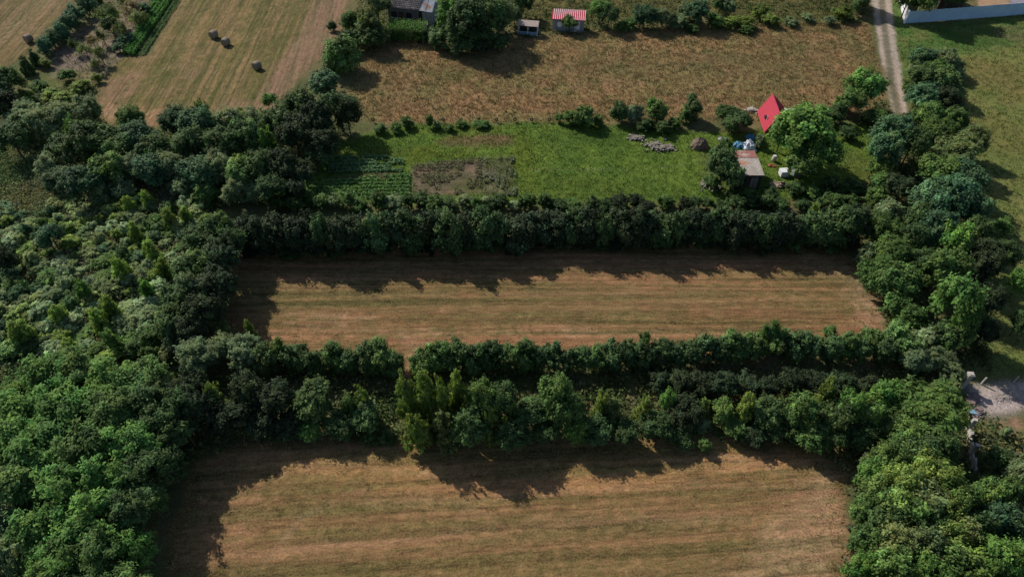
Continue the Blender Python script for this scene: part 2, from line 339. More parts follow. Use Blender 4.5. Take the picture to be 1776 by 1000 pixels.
def ground_mat(name, an, k=1.0):
    m, nt, b = new_mat(name, .95); b.inputs["Specular IOR Level"].default_value = .08
    at = N(nt, "ShaderNodeAttribute", attribute_name="tint"); am = N(nt, "ShaderNodeAttribute", attribute_name="amt")
    geo = N(nt, "ShaderNodeNewGeometry"); mp = N(nt, "ShaderNodeMapping", vector_type='POINT')
    mp.inputs["Rotation"].default_value = (0, 0, -an); nt.links.new(geo.outputs["Position"], mp.inputs[0])
    warp = N(nt, "ShaderNodeMapping"); warp.inputs["Scale"].default_value = (.22, 1.0, 1.0); nt.links.new(mp.outputs[0], warp.inputs[0])
    s1 = noise(nt, warp.outputs[0], 3.2, 6, .68, .3)
    wv = N(nt, "ShaderNodeMapping"); wv.inputs["Scale"].default_value = (.035, 1.0, 1.0); nt.links.new(mp.outputs[0], wv.inputs[0])
    s2 = noise(nt, wv.outputs[0], .95, 2, .5, .5)
    iso = noise(nt, geo.outputs["Position"], 6.5, 6, .78)
    iso2 = noise(nt, geo.outputs["Position"], 1.3, 5, .65)
    st = mathn(nt, 'MULTIPLY', mathn(nt, 'ADD', mathn(nt, 'MULTIPLY', mathn(nt, 'SUBTRACT', s1, .5), 1.7), mathn(nt, 'MULTIPLY', mathn(nt, 'SUBTRACT', s2, .5), 1.2)), am.outputs["Fac"])
    f = mathn(nt, 'ADD', mathn(nt, 'ADD', 1.0, st), mathn(nt, 'ADD', mathn(nt, 'MULTIPLY', mathn(nt, 'SUBTRACT', iso, .5), 3.0), mathn(nt, 'MULTIPLY', mathn(nt, 'SUBTRACT', iso2, .5), .8)))
    # rows left by the mower, about a metre apart, wandering and broken
    sx = N(nt, "ShaderNodeSeparateXYZ"); nt.links.new(mp.outputs[0], sx.inputs[0])
    wob = mathn(nt, 'MULTIPLY', noise(nt, wv.outputs[0], .5, 3, .6), 5.0)
    rowv = mathn(nt, 'SINE', mathn(nt, 'MULTIPLY', mathn(nt, 'ADD', sx.outputs[1], wob), 6.2832 / 1.15))
    brk = mapr(nt, iso2, .38, .62, .02, .26)
    f = mathn(nt, 'ADD', f, mathn(nt, 'MULTIPLY', mathn(nt, 'MULTIPLY', rowv, brk), am.outputs["Fac"]))
    f = mathn(nt, 'MAXIMUM', f, .25)
    c = vscale(nt, at.outputs["Color"], f)
    # greener and redder swaths, paler wisps
    hf = mathn(nt, 'MULTIPLY', mapr(nt, mathn(nt, 'ADD', mathn(nt, 'MULTIPLY', s2, .6), mathn(nt, 'MULTIPLY', iso2, .4)), .42, .58, 0, 1), mathn(nt, 'MINIMUM', mathn(nt, 'ADD', am.outputs["Fac"], .25), 1.0))
    c = mixc(nt, hf, mixc(nt, am.outputs["Fac"], c, mixc(nt, 1.0, c, (.90, 1.03, .80), 'MULTIPLY')), mixc(nt, 1.0, c, (1.07, .965, .88), 'MULTIPLY'))
    gfac = mapr(nt, noise(nt, geo.outputs["Position"], 2.1, 5, .7), .54, .72, 0, .5)
    c2 = mixc(nt, gfac, c, mixc(nt, 1.0, c, (.72, 1.02, .62), 'MULTIPLY'))
    pf = mapr(nt, noise(nt, warp.outputs[0], 4.2, 4, .7), .60, .72, 0, .75)
    c3 = mixc(nt, pf, c2, mixc(nt, 1.0, c2, (1.55, 1.5, 1.6), 'MULTIPLY'))
    nt.links.new(c3, b.inputs["Base Color"])
    fl = N(nt, "ShaderNodeTexVoronoi"); fl.inputs["Scale"].default_value = .75; nt.links.new(geo.outputs["Position"], fl.inputs["Vector"])
    ff = mathn(nt, 'MULTIPLY', mathn(nt, 'MULTIPLY', mapr(nt, mathn(nt, 'ADD', fl.outputs["Distance"], mathn(nt, 'MULTIPLY', iso, .25)), .20, .36, .7, 0), mapr(nt, noise(nt, geo.outputs["Position"], .35, 3, .6), .48, .6, 0, 1)), am.outputs["Fac"])
    c3 = mixc(nt, ff, c3, mixc(nt, 1.0, c3, (1.5, 1.55, 1.7), 'MULTIPLY')); nt.links.new(c3, b.inputs["Base Color"])
    hgt = mathn(nt, 'ADD', mathn(nt, 'MULTIPLY', s1, am.outputs["Fac"]), iso)
    bp = N(nt, "ShaderNodeBump"); bp.inputs["Strength"].default_value = .75 * k; bp.inputs["Distance"].default_value = .10
    nt.links.new(hgt, bp.inputs["Height"]); nt.links.new(bp.outputs[0], b.inputs["Normal"])
    return m

pts = np.stack([X, Y, Z], -1).reshape(-1, 3); colf = col.reshape(-1, 3); amf = amt.ravel()
ii, jj = np.meshgrid(np.arange(nyy - 1), np.arange(nxx - 1), indexing='ij')
a = (ii * nxx + jj).ravel(); quads = np.stack([a, a + 1, a + nxx + 1, a + nxx], 1); frid = rid.ravel()[a]
for k in range(-1, len(REG)):
    q = quads[frid == k]
    if not len(q): continue
    uq, inv = np.unique(q, return_inverse=True)
    nm = "ground" if k < 0 else REG[k][0]; an = 0.0 if k < 0 else REG[k][6]
    me = mesh_np(nm, pts[uq], inv.reshape(-1, 4), ground_mat(nm + "_soil", an), colf[uq], {"amt": amf[uq]}, True)
    tag(link_mesh(nm, me), kind='structure')
# land on to the horizon
mb = MB(); B = 4000
for (x0, y0, x1, y1) in ((-B, GY1 - .2, B, B), (-B, -B, B, GY0 + .2), (-B, GY0, GX0 + .2, GY1), (GX1 - .2, GY0, B, GY1)):
    mb.poly(((x0, y0, -.15), (x1, y0, -.15), (x1, y1, -.15), (x0, y1, -.15)))
tag(mb.build("terrain", plain("far_land", (.13, .13, .05), (.08, .10, .035), .03, .95, .1, c3=(.2, .16, .08))), kind='structure')

# ------------------------------------------------------------------ plants: prototypes
def rdir(n, r): d = r.normal(size=(n, 3)); return d / np.linalg.norm(d, axis=1)[:, None]
def crown_mesh(name, seed, lobes, nbr, nleaf, leaf, clump_r=.28, flat=1.0, up=.35, inner=.12, var=.28, zmin=-.55, aspect=1.5, reach=(.72, 1.16), gap=0.0):
    """boughs reach out to uneven lengths; each carries three sprays of leaf-sized faces, bigger inside, finer at the tip"""
    r = np.random.RandomState(seed); W = np.array([l[6] for l in lobes], float); W /= W.sum()
    d = rdir(nbr * 4, r); d = d[d[:, 2] > zmin]
    if gap: d = d[vnoise(d[:, 0] * 2.2 + d[:, 2] * 1.3, d[:, 1] * 2.2 - d[:, 2], seed) > gap]
    d = d[:nbr]; nb = len(d); L = np.array([l[:6] for l in lobes], float)[r.choice(len(lobes), nb, p=W)]
    u = r.uniform(reach[0], reach[1], nb); u = np.where(r.rand(nb) < inner, u * .6, u)
    tip = L[:, :3] + d * L[:, 3:6] * u[:, None]
    cs, rr_, dr, bi = [], [], [], []
    for t, k in ((1.0, .62), (.86, .9), (.66, 1.0)):
        base_ = L[:, :3] + d * L[:, 3:6] * (u * t)[:, None] + r.normal(0, .05, (nb, 3)); cs.append(base_); rr_.append(clump_r * k * r.uniform(.6, 1.3, nb)); dr.append(d); bi.append(np.arange(nb))
    cc = np.concatenate(cs); cr = np.concatenate(rr_); dd0 = np.concatenate(dr); bi = np.concatenate(bi); nc = len(cc)
    per = np.maximum(3, (nleaf * cr ** 2 / (cr ** 2).sum()).astype(int)); idx = np.repeat(np.arange(nc), per); n = len(idx)
    dd = rdir(n, r); rr = cr[idx] * r.uniform(.2, 1.0, n) ** .6 * r.choice([1, 1, 1, 1.45], n)
    P = cc[idx] + dd * rr[:, None] * np.array((1, 1, flat)) + dd0[idx] * (rr * r.uniform(0, .7, n))[:, None]
    P[:, 2] = np.maximum(P[:, 2], .04)
    nr = dd * .42 + r.normal(size=(n, 3)) * .34 + dd0[idx] * .4; nr[:, 2] += up + .3; nr /= np.linalg.norm(nr, axis=1)[:, None]
    ax = dd0[idx] + r.normal(size=(n, 3)) * .7; t = ax - (ax * nr).sum(1)[:, None] * nr; t /= np.linalg.norm(t, axis=1)[:, None] + 1e-9; b = np.cross(nr, t)
    s = (leaf * r.uniform(.55, 1.35, n))[:, None]
    V = np.stack([P - t * s * aspect * .5, P + b * s * .42 + t * s * .1, P + t * s * aspect * .5, P - b * s * .42 + t * s * .1], 1).reshape(-1, 3)
    F = np.arange(n * 4).reshape(-1, 4)
    ct = np.exp(r.normal(0, var, nb)); hue = r.normal(0, .07, nb); k = bi[idx]
    tint = (ct[k] * np.exp(r.normal(0, .18, n)))[:, None] * np.stack([1 + hue[k] + r.normal(0, .06, n), np.ones(n), 1 - hue[k] * .8], 1)
    tint = np.clip(tint, .25, 2.6)
    return mesh_np(name, V, F, LEAF if 'hedge' in name else LEAF_MID if 'broad' in name or 'locust' in name or 'conifer' in name else LEAF_SOFT, np.repeat(tint, 4, 0))
def trunk_mesh(name, seed, h0, h1, rad, nb, spread, pale=False, lean=.05):
    r = random.Random(seed); m = MB(); k = 6; lx, ly = r.uniform(-lean, lean), r.uniform(-lean, lean)
    P = [(lx * t * t * h1, ly * t * t * h1, -.15 + (h1 + .15) * t) for t in [i / k for i in range(k + 1)]]
    m.tube(P, [rad * (1.15 - .95 * i / k) for i in range(k + 1)], 6)
    for i in range(nb):
        t = r.uniform(h0, h1 * .9); a = r.uniform(0, 2 * pi); s = spread * r.uniform(.5, 1)
        q = (lx * (t / h1) ** 2 * h1, ly * (t / h1) ** 2 * h1, t)
        m.tube([q, (q[0] + cos(a) * s * .5, q[1] + sin(a) * s * .5, t + s * .35), (q[0] + cos(a) * s, q[1] + sin(a) * s, t + s * .85)], [rad * .42, rad * .26, rad * .08], 4)
    me = bpy.data.meshes.new(name); me.from_pydata(m.v, [], m.f); me.materials.append(BARKP if pale else BARK); me.update()
    return me

def lobes_round(r, k, zc=1.25, rz=.72, R=.8, bump=.35):
    L = [(0, 0, zc, R, R, rz, 3)]
    for i in range(k):
        a = r.uniform(0, 2 * pi); e = r.uniform(-.4, 1.0)
        L.append((cos(a) * R * .62 * cos(e), sin(a) * R * .62 * cos(e), zc + sin(e) * rz * .7, bump * r.uniform(.8, 1.3), bump * r.uniform(.8, 1.3), bump * r.uniform(.8, 1.2), 1.1))
    return L
PROTO = {}
def proto(kind, n, fn):
    PROTO[kind] = [fn(i) for i in range(n)]
def mk_broad(i):
    r = random.Random(100 + i)
    return (crown_mesh("crown_broad", 100 + i, lobes_round(r, 7), 120, 9500, .085, .17, up=.4, gap=.28), trunk_mesh("trunk_broad", 100 + i, .5, 1.5, .06, 6, .5))
def mk_hedge(i):
    r = random.Random(200 + i)
    return (crown_mesh("crown_hedge", 200 + i, lobes_round(r, 6, .98, .92, .80, .40), 120, 8200, .095, .18, up=.3, zmin=-.9, gap=.15), trunk_mesh("stem_hedge", 200 + i, .1, 1.2, .04, 6, .6))
def mk_birch(i):
    r = random.Random(300 + i); L = []
    for k in range(3 + i % 3):
        a = r.uniform(0, 2 * pi); o = r.uniform(.15, .5)
        top = r.uniform(1.3, 1.75) if k else 1.8
        for q in range(5):
            t = q / 4; L.append((cos(a) * o * (1 - .1 * q), sin(a) * o * (1 - .1 * q), .35 + (top - .5) * t, .50 - .24 * t, .50 - .24 * t, .30, 1.2 - .5 * t))
    return (crown_mesh("crown_birch", 300 + i, L, 150, 7600, .07, .11, up=.35, zmin=-.8, var=.22, reach=(.6, 1.25), aspect=1.9), trunk_mesh("trunk_birch", 300 + i, .3, 1.8, .035, 6, .4, True))
def mk_willow(i):
    r = random.Random(400 + i)
    return (crown_mesh("crown_willow", 400 + i, lobes_round(r, 9, 1.1, .8, .76, .36), 190, 12500, .058, .13, up=.75, zmin=-.85, var=.16, aspect=2.4, gap=.12), trunk_mesh("trunk_willow", 400 + i, .3, 1.3, .05, 7, .6))
def mk_locust(i):
    r = random.Random(500 + i)
    return (crown_mesh("crown_locust", 500 + i, lobes_round(r, 8, 1.22, .70, .84, .42), 85, 11500, .07, .19, flat=.55, up=.8, zmin=-.35, var=.26, aspect=1.7, reach=(.6, 1.25), gap=.34), trunk_mesh("trunk_locust", 500 + i, .5, 1.5, .05, 8, .6))
def mk_shrub(i):
    r = random.Random(600 + i)
    return (crown_mesh("crown_shrub", 600 + i, lobes_round(r, 6, .82, 1.0, .72, .42), 70, 3800, .12, .19, up=1.0, zmin=-.6, var=.26, reach=(.6, 1.2), gap=.2), trunk_mesh("stem_shrub", 600 + i, .1, 1.2, .03, 6, .6))
def mk_thorn(i):
    r = random.Random(700 + i)
    L = lobes_round(r, 5, 1.2, .6, .7, .3)
    return (crown_mesh("crown_sparse", 700 + i, L, 50, 1500, .08, .16, up=.3, var=.3), trunk_mesh("trunk_sparse", 700 + i, .3, 1.5, .05, 16, .85))
def mk_thuja(i):
    L = [(0, 0, .25 + 1.5 * t, .85 * (1 - t * .8) + .08, .85 * (1 - t * .8) + .08, .25, 1.3 - t) for t in (0, .15, .3, .45, .6, .8, 1)]
    return (crown_mesh("crown_conifer", 800 + i, L, 110, 5200, .11, .14, up=.2, zmin=-.7, var=.15), trunk_mesh("trunk_conifer", 800 + i, .1, 1.7, .04, 3, .2))
proto('broad', 5, mk_broad); proto('hedge', 6, mk_hedge); proto('birch', 5, mk_birch); proto('willow', 4, mk_willow)
proto('locust', 5, mk_locust); proto('shrub', 6, mk_shrub); proto('sparse', 3, mk_thorn); proto('conifer', 2, mk_thuja)

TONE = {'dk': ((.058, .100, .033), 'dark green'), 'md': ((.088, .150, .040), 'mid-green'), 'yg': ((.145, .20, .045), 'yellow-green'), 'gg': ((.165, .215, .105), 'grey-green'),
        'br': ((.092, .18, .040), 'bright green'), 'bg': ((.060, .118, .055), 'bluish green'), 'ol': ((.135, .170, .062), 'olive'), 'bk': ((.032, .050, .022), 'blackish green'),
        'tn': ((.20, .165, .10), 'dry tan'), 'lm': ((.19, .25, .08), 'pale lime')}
KIND = {'broad': ('broadleaf_tree', 'tree', 'broadleaf tree', .6, 'crown', 'trunk'), 'hedge': ('hedge_bush', 'bush', 'bush', .52, 'foliage', 'stem'), 'birch': ('birch_tree', 'tree', 'slender birch', .58, 'crown', 'trunk'),
        'willow': ('willow_bush', 'bush', 'fluffy willow', .55, 'foliage', 'stem'), 'locust': ('locust_tree', 'tree', 'locust tree', .62, 'crown', 'trunk'), 'shrub': ('shrub', 'shrub', 'shrub', .45, 'foliage', 'stem'),
        'sparse': ('fruit_tree', 'tree', 'thin-leaved fruit tree', .6, 'crown', 'trunk'), 'conifer': ('conifer_tree', 'tree', 'pointed conifer', .5, 'crown', 'trunk')}
ORD = "first second third fourth fifth sixth seventh eighth ninth tenth eleventh twelfth thirteenth fourteenth fifteenth sixteenth seventeenth eighteenth nineteenth twentieth".split()
def ordn(i):
    if i < 20: return ORD[i]
    t, u = divmod(i + 1, 10); w_ = {2: 'twenty', 3: 'thirty', 4: 'forty', 5: 'fifty', 6: 'sixty', 7: 'seventy'}[t]
    return w_ + '-' + ORD[u - 1] if u else w_[:-1] + 'ieth'
PLANTS = []
def plant(kind, tone, px, py, rpx, h, label, group, lift=1.0):
    K = KIND[kind]; hc = K[3] * h; g = G(px, py, hc); r = rpx / scale_at(g[1], hc)
    cm, tm = rnd.choice(PROTO[kind]); c = TONE[tone][0]
    root = empty(K[0], (g[0], g[1], 0), rnd.uniform(0, 2 * pi), label, K[1], group)
    asp = rnd.uniform(.88, 1.14); root.scale = (r * asp * 1.05, r / asp * 1.05, h / 2)
    cr = link_mesh(K[4], cm, root); tr = link_mesh(K[5], tm, root)
    j = 1.12 * lift * rnd.uniform(.82, 1.22); hshift = rnd.uniform(-.06, .05)
    cr.color = (min(1, c[0] * j * (1 + hshift)), min(1, c[1] * j), min(1, c[2] * j * (1 - hshift)), 1)
    PLANTS.append((g[0], g[1], r)); return root
SHADE = [(330, 860), (395, 850), (430, 822), (495, 812), (505, 786), (560, 781), (700, 786), (722, 800), (780, 842), (820, 862), (880, 852), (900, 860), (950, 852), (980, 815), (990, 792), (1010, 800), (1070, 822), (1100, 806), (1180, 812), (1200, 790), (1220, 772), (1300, 776), (1350, 790), (1390, 812), (1402, 796), (1460, 822), (1600, 830)]
def fit_height(kind, tone, px, py, rpx, h):
    """trees of the belt are only as tall as their shadows on the near field show"""
    h0 = h
    while h > 1.3:
        g = G(px, py, KIND[kind][3] * h); k = 1 / math.tan(SUN_EL) * .7071 * h * .97
        sx, sy = g[0] + k, g[1] - k; d_ = sy * CP + H * SP; qx, qy = 888 + FPX * sx / d_, 500 + FPX * (H * CP - sy * SP) / d_
        if qy <= np.interp(qx, [q[0] for q in SHADE], [q[1] for q in SHADE]) + 2: break
        h -= .1
    return h / h0
def row(text, where, anchor, group, hk=1.0):
    """entries kind tone px py r h; each label says which along the row"""
    E = []
    for ln in text.strip().split(';'):
        f = ln.split()
        if f: E.append((f[0], f[1], float(f[2]), float(f[3]), float(f[4]), float(f[5])))
    E.sort(key=lambda e: e[2])
    for i, e in enumerate(E):
        k = hk(*e) if callable(hk) else hk
        plant(*e[:5], e[5] * k, f"{TONE[e[1]][1]} {KIND[e[0]][2]} {where}, {ordn(i)} from {anchor}", group)

# hedge between lawn and mown strip (tall, dark side to the camera)
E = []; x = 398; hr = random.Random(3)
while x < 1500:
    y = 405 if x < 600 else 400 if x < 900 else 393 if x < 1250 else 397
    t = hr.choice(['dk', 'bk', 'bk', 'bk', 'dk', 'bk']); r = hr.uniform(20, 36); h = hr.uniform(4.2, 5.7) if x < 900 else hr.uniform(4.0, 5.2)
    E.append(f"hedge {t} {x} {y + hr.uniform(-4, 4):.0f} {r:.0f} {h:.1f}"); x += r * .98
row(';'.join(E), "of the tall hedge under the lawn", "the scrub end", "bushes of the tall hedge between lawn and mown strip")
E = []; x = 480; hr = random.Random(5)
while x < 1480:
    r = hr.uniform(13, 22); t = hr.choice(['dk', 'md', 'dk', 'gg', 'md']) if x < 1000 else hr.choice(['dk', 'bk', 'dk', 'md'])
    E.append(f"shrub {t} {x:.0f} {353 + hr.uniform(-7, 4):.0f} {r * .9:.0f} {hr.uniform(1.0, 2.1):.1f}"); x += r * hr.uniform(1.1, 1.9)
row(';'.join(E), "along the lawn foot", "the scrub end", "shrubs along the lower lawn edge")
E = []; x = 440; hr = random.Random(15)  # low shrubs added to block sunlight leaking under the hedge
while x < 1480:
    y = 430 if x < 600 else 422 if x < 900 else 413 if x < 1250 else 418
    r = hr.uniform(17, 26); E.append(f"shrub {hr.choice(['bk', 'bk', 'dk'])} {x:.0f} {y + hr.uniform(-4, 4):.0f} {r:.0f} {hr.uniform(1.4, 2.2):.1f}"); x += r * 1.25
row(';'.join(E), "added as shade under the tall hedge", "the scrub end", "low shrubs added to block light under the tall hedge")
# hedge on the near side of the mown strip
row("""shrub md 262 612 20 2.2; shrub ol 290 618 20 2; willow gg 345 615 38 3.4; willow gg 395 600 28 3.2; shrub lm 384 572 18 2.2; willow gg 425 612 34 3.4; birch yg 432 570 13 3;
hedge dk 466 622 26 3.4; birch md 484 610 26 4; hedge dk 512 620 30 3.4; hedge dk 545 628 22 3; hedge md 577 620 26 3.2; hedge dk 606 626 22 3; hedge dk 636 620 28 3.5; hedge md 660 618 30 3.5; hedge dk 680 630 20 2.8;
hedge md 733 628 24 3; hedge md 760 616 26 3.5; hedge dk 790 612 28 3.7; hedge dk 820 622 26 3.3; hedge dk 848 615 25 3.4; hedge dk 876 620 22 3.2; hedge md 905 618 27 3.6; hedge dk 935 622 22 3.2; hedge dk 962 618 24 3.4; hedge dk 988 626 19 3;
hedge dk 1010 622 20 3.1; hedge md 1036 620 22 3.1; hedge dk 1062 615 25 3.3; hedge dk 1088 612 22 3.3; birch md 1112 596 22 4; hedge dk 1120 616 24 3.2; hedge dk 1148 612 24 3.3; hedge dk 1174 612 22 3.1; hedge dk 1200 608 24 3.3; hedge dk 1226 606 22 3.2;
hedge dk 1250 606 22 3.1; hedge md 1276 598 28 3.6; hedge md 1308 600 24 3.4; birch md 1334 580 26 4.2; hedge md 1352 594 24 3.4; hedge dk 1382 598 26 3.2; hedge dk 1410 598 24 3.2; shrub md 1440 574 12 1.2; hedge dk 1438 600 24 3; hedge md 1466 602 24 3.1;
hedge dk 1492 604 22 3; hedge md 1516 596 26 3.2; hedge dk 1536 606 24 3; hedge md 1556 590 26 3.6; hedge md 1576 612 26 3.2; willow gg 1590 625 28 3""",
    "in the hedge below the mown strip", "the willow end", "bushes of the hedge below the mown strip")
# tree belt above the near field
row("""broad bk 335 668 28 5; broad bk 318 740 30 6; birch yg 372 688 24 6.5; broad bk 345 700 36 7; broad bk 400 730 38 7; broad bk 430 680 32 5.5; broad bk 452 732 34 6.5; broad bk 478 690 36 5.5; broad bk 500 735 30 5.5; broad br 536 742 27 4;
broad dk 548 694 38 5.8; broad dk 588 738 32 5; birch md 602 700 26 6.5; birch yg 628 690 22 6.8; broad dk 638 722 28 5.5; birch md 642 756 20 4; birch yg 704 690 30 7.4; birch yg 738 680 30 7.4; birch yg 722 740 30 6.4; birch yg 764 690 26 7.2; birch ol 776 736 32 6.5; birch yg 792 682 26 7;
broad dk 812 740 32 6.2; birch yg 846 728 20 5.6; broad md 836 696 30 6.6; broad dk 868 700 30 6.3; birch yg 893 714 20 6.5; broad dk 888 752 30 5.5; broad dk 922 716 32 6; broad md 962 686 32 6.8; broad md 985 712 30 6.4; broad br 1000 748 22 4.5;
broad dk 948 750 26 5; birch yg 1040 702 24 6.2; birch ol 1068 710 26 6.4; broad dk 1036 744 30 5; broad dk 1084 748 26 4.6; birch yg 1124 704 22 6; broad br 1158 694 14 5; broad dk 1140 738 30 5; broad bk 1188 712 34 5; broad dk 1180 752 28 4.2;
birch yg 1224 706 18 5; birch gg 1222 740 20 4.6; broad md 1252 714 22 4.8; birch yg 1294 704 24 5.4; broad md 1276 740 26 4.6; broad dk 1330 718 30 5; broad bk 1312 752 26 4.4; broad dk 1358 746 30 4.8; broad md 1388 716 30 5; birch yg 1432 686 28 5.6;
broad md 1408 752 30 4.6; broad dk 1450 726 32 5; broad br 1474 708 26 5; broad dk 1446 762 26 4.2; broad md 1504 716 28 5; broad dk 1492 754 28 4.6; broad br 1534 694 28 5.2; broad dk 1538 740 28 5; broad bk 1526 780 26 4.2; hedge bk 1142 660 20 2.2; broad bk 1180 663 22 2.6; hedge bk 1218 666 24 2.9; broad bk 1256 669 26 3.3; hedge bk 1294 672 28 2.4; broad bk 1332 675 21 2.8; hedge bk 1370 661 23 3.2; broad bk 1408 664 25 2.3; hedge bk 1446 667 27 2.7; broad bk 1467 670 20 3.0; hedge bk 1505 673 22 2.2; shrub dk 670 758 14 2; shrub md 1220 772 14 1.6""",  # low blackish bushes added where only a shaded gap lies behind the belt
    "in the belt above the near field", "the wood end", "trees of the belt above the near field", fit_height)
# wood, lower corner
row("""locust br 92 655 46 8; locust md 148 650 42 8; locust br 205 668 46 8; locust md 262 668 42 7.5; locust br 60 722 52 8.5; locust br 128 716 54 9; locust md 196 722 50 8.5; locust dk 256 716 46 8; locust br 14 770 52 9; locust br 84 786 56 9; locust md 158 780 54 9;
locust br 226 776 46 8; locust dk 286 752 36 7; locust md 40 848 54 9; locust br 112 852 56 9; locust br 184 846 52 8.5; locust dk 250 828 44 7.5; locust dk 292 806 26 6; broad gg 10 918 44 8; locust br 84 922 54 8.5; locust br 158 916 54 8.5; locust dk 226 890 44 7.5; locust md 262 870 24 6; willow gg 30 974 44 7.5;
locust br 106 986 54 8.5; locust md 176 974 50 8; locust br 226 950 36 7; locust md 60 1050 56 9; locust dk 140 1056 52 8.5; locust md 214 1030 44 7.5; locust dk -50 860 56 9; locust md -40 740 52 8; locust dk -50 980 56 9; locust br 30 690 32 6; broad dk 318 712 34 7; broad bk 300 690 26 6""",
    "in the leafy corner wood", "its outer edge", "locust trees of the wood", .72)
# dense bushes at the end of the mown strip, dark
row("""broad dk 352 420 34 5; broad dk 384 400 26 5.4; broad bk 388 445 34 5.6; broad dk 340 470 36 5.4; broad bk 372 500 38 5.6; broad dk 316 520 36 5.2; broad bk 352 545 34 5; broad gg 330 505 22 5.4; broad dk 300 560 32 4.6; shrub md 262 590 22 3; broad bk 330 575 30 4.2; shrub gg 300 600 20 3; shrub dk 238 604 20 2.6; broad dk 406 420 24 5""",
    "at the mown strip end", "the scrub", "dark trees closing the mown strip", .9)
# willow belt under the hay field
row("""broad dk 14 146 28 5; broad bk 4 186 30 5; willow gg 40 206 34 4.4; willow gg 78 214 36 4.6; shrub yg 40 170 20 2.4; broad dk 20 242 32 4.4; willow gg 116 202 34 4.8; broad dk 160 246 40 5.6; birch br 130 228 24 6; willow gg 150 192 28 4.4; broad dk 118 262 34 4.4; broad dk 205 262 32 4.6;
willow md 224 206 26 3.6; broad bg 240 240 34 4.8; broad dk 270 262 32 4.6; willow bg 308 214 32 4.6; broad bg 346 214 34 5.2; birch yg 352 192 20 5; broad dk 330 250 34 5; willow gg 392 214 32 4.6; broad dk 380 252 34 5; broad dk 428 238 32 5; shrub yg 420 206 18 2.6; willow gg 446 208 24 4.2;
birch br 466 244 24 5.4; broad dk 484 210 32 5.2; broad dk 520 182 30 5.4; broad bk 510 232 34 5.6; broad bk 548 212 32 5.6; broad dk 588 190 34 5.4; broad bk 602 200 26 5; broad bk 556 250 28 4.4; hedge bg 562 140 28 3.6; hedge md 592 92 34 5; hedge dk 604 70 20 3.4; shrub md 580 120 16 2; shrub br 470 176 14 2.4""",
    "below the hay field", "its outer end", "trees and willows of the belt below the hay field")
row("""willow gg 86 288 26 3.6; broad bg 142 318 36 4.2; willow gg 100 312 26 3.4; broad md 190 296 34 4.4; willow gg 226 290 30 4; broad bg 262 298 34 4.2; willow gg 300 288 32 4.4; shrub gg 214 330 24 3; shrub gg 176 330 24 2.8; broad bg 346 300 34 4.4; willow gg 384 290 32 4.4; broad md 420 300 30 4.4; willow gg 408 330 26 3.4; broad dk 452 290 30 5; broad bk 490 290 30 4.8; broad dk 470 330 26 4;
broad bk 528 300 24 3.6; broad bk 512 330 22 3; shrub gg 436 334 22 2.8; shrub md 360 334 24 2.8; shrub gg 320 326 24 2.8; broad dk 548 276 22 3""",
    "in the upper scrub under the belt", "its outer end", "bushes of the upper scrub")

# open scrub: shrubs of mixed greens
P_SCRUB = [(-30, 340), (60, 380), (110, 345), (250, 345), (372, 352), (352, 395), (300, 480), (262, 560), (225, 625), (160, 628), (60, 600), (-30, 640)]
def inpoly(x, y, P):
    c = False; n = len(P)
    for i in range(n):
        x1, y1 = P[i]; x2, y2 = P[(i + 1) % n]
        if (y1 > y) != (y2 > y) and x < (x2 - x1) * (y - y1) / (y2 - y1) + x1: c = not c
    return c
sr = random.Random(12); got = []
fixed = [('birch', 'yg', 295, 378, 16, 3.6), ('birch', 'yg', 318, 372, 15, 3.4), ('birch', 'yg', 222, 352, 13, 3), ('birch', 'yg', 250, 340, 13, 2.8), ('birch', 'yg', 210, 462, 19, 4), ('birch', 'yg', 268, 430, 20, 3.6), ('birch', 'yg', 280, 465, 17, 3.4),
         ('birch', 'yg', 35, 572, 28, 4), ('birch', 'yg', 160, 556, 24, 4.2), ('birch', 'yg', 188, 534, 20, 4), ('birch', 'yg', 232, 400, 14, 3.2), ('birch', 'br', 250, 500, 16, 3.4), ('birch', 'yg', 120, 600, 18, 3), ('broad', 'bk', 12, 450, 20, 3.4),
         ('broad', 'bg', 88, 410, 22, 3.2), ('birch', 'md', 190, 590, 20, 3.4), ('birch', 'br', 140, 500, 18, 3.4), ('birch', 'yg', 100, 545, 18, 3.4)]
for f in fixed: got.append(f)
tries = 0
while tries < 9000 and len(got) < 230:
    tries += 1; x, y = sr.uniform(-30, 380), sr.uniform(338, 640)
    if not inpoly(x, y, P_SCRUB): continue
    r = sr.uniform(11, 21) * (.75 + .5 * (y - 330) / 300)
    if any(hypot(x - g[2], (y - g[3]) * 1.25) < (r + g[4]) * .66 for g in got): continue
    t = sr.choice(['gg', 'gg', 'gg', 'md', 'ol', 'ol', 'bg', 'md', 'dk', 'yg', 'gg']); k = sr.choice(['shrub', 'shrub', 'willow', 'shrub', 'birch', 'hedge'])
    got.append((k, t, x, y, r, sr.uniform(.7, 1.7)))
got = [(e[0], e[1], e[2], e[3], e[4] * (1.2 if e[0] == 'birch' else 1.12), e[5] * (.88 if e[0] == 'birch' else 1)) for e in got]
got.sort(key=lambda e: e[3]); nb = 10; per = math.ceil(len(got) / nb)
for b in range(nb):
    for i, e in enumerate(sorted(got[b * per:(b + 1) * per], key=lambda e: e[2])):
        plant(*e, f"{TONE[e[1]][1]} {KIND[e[0]][2]} in the open scrub, {ordn(i)} along its {ordn(b)} band down", "shrubs of the open scrub", 1.35)

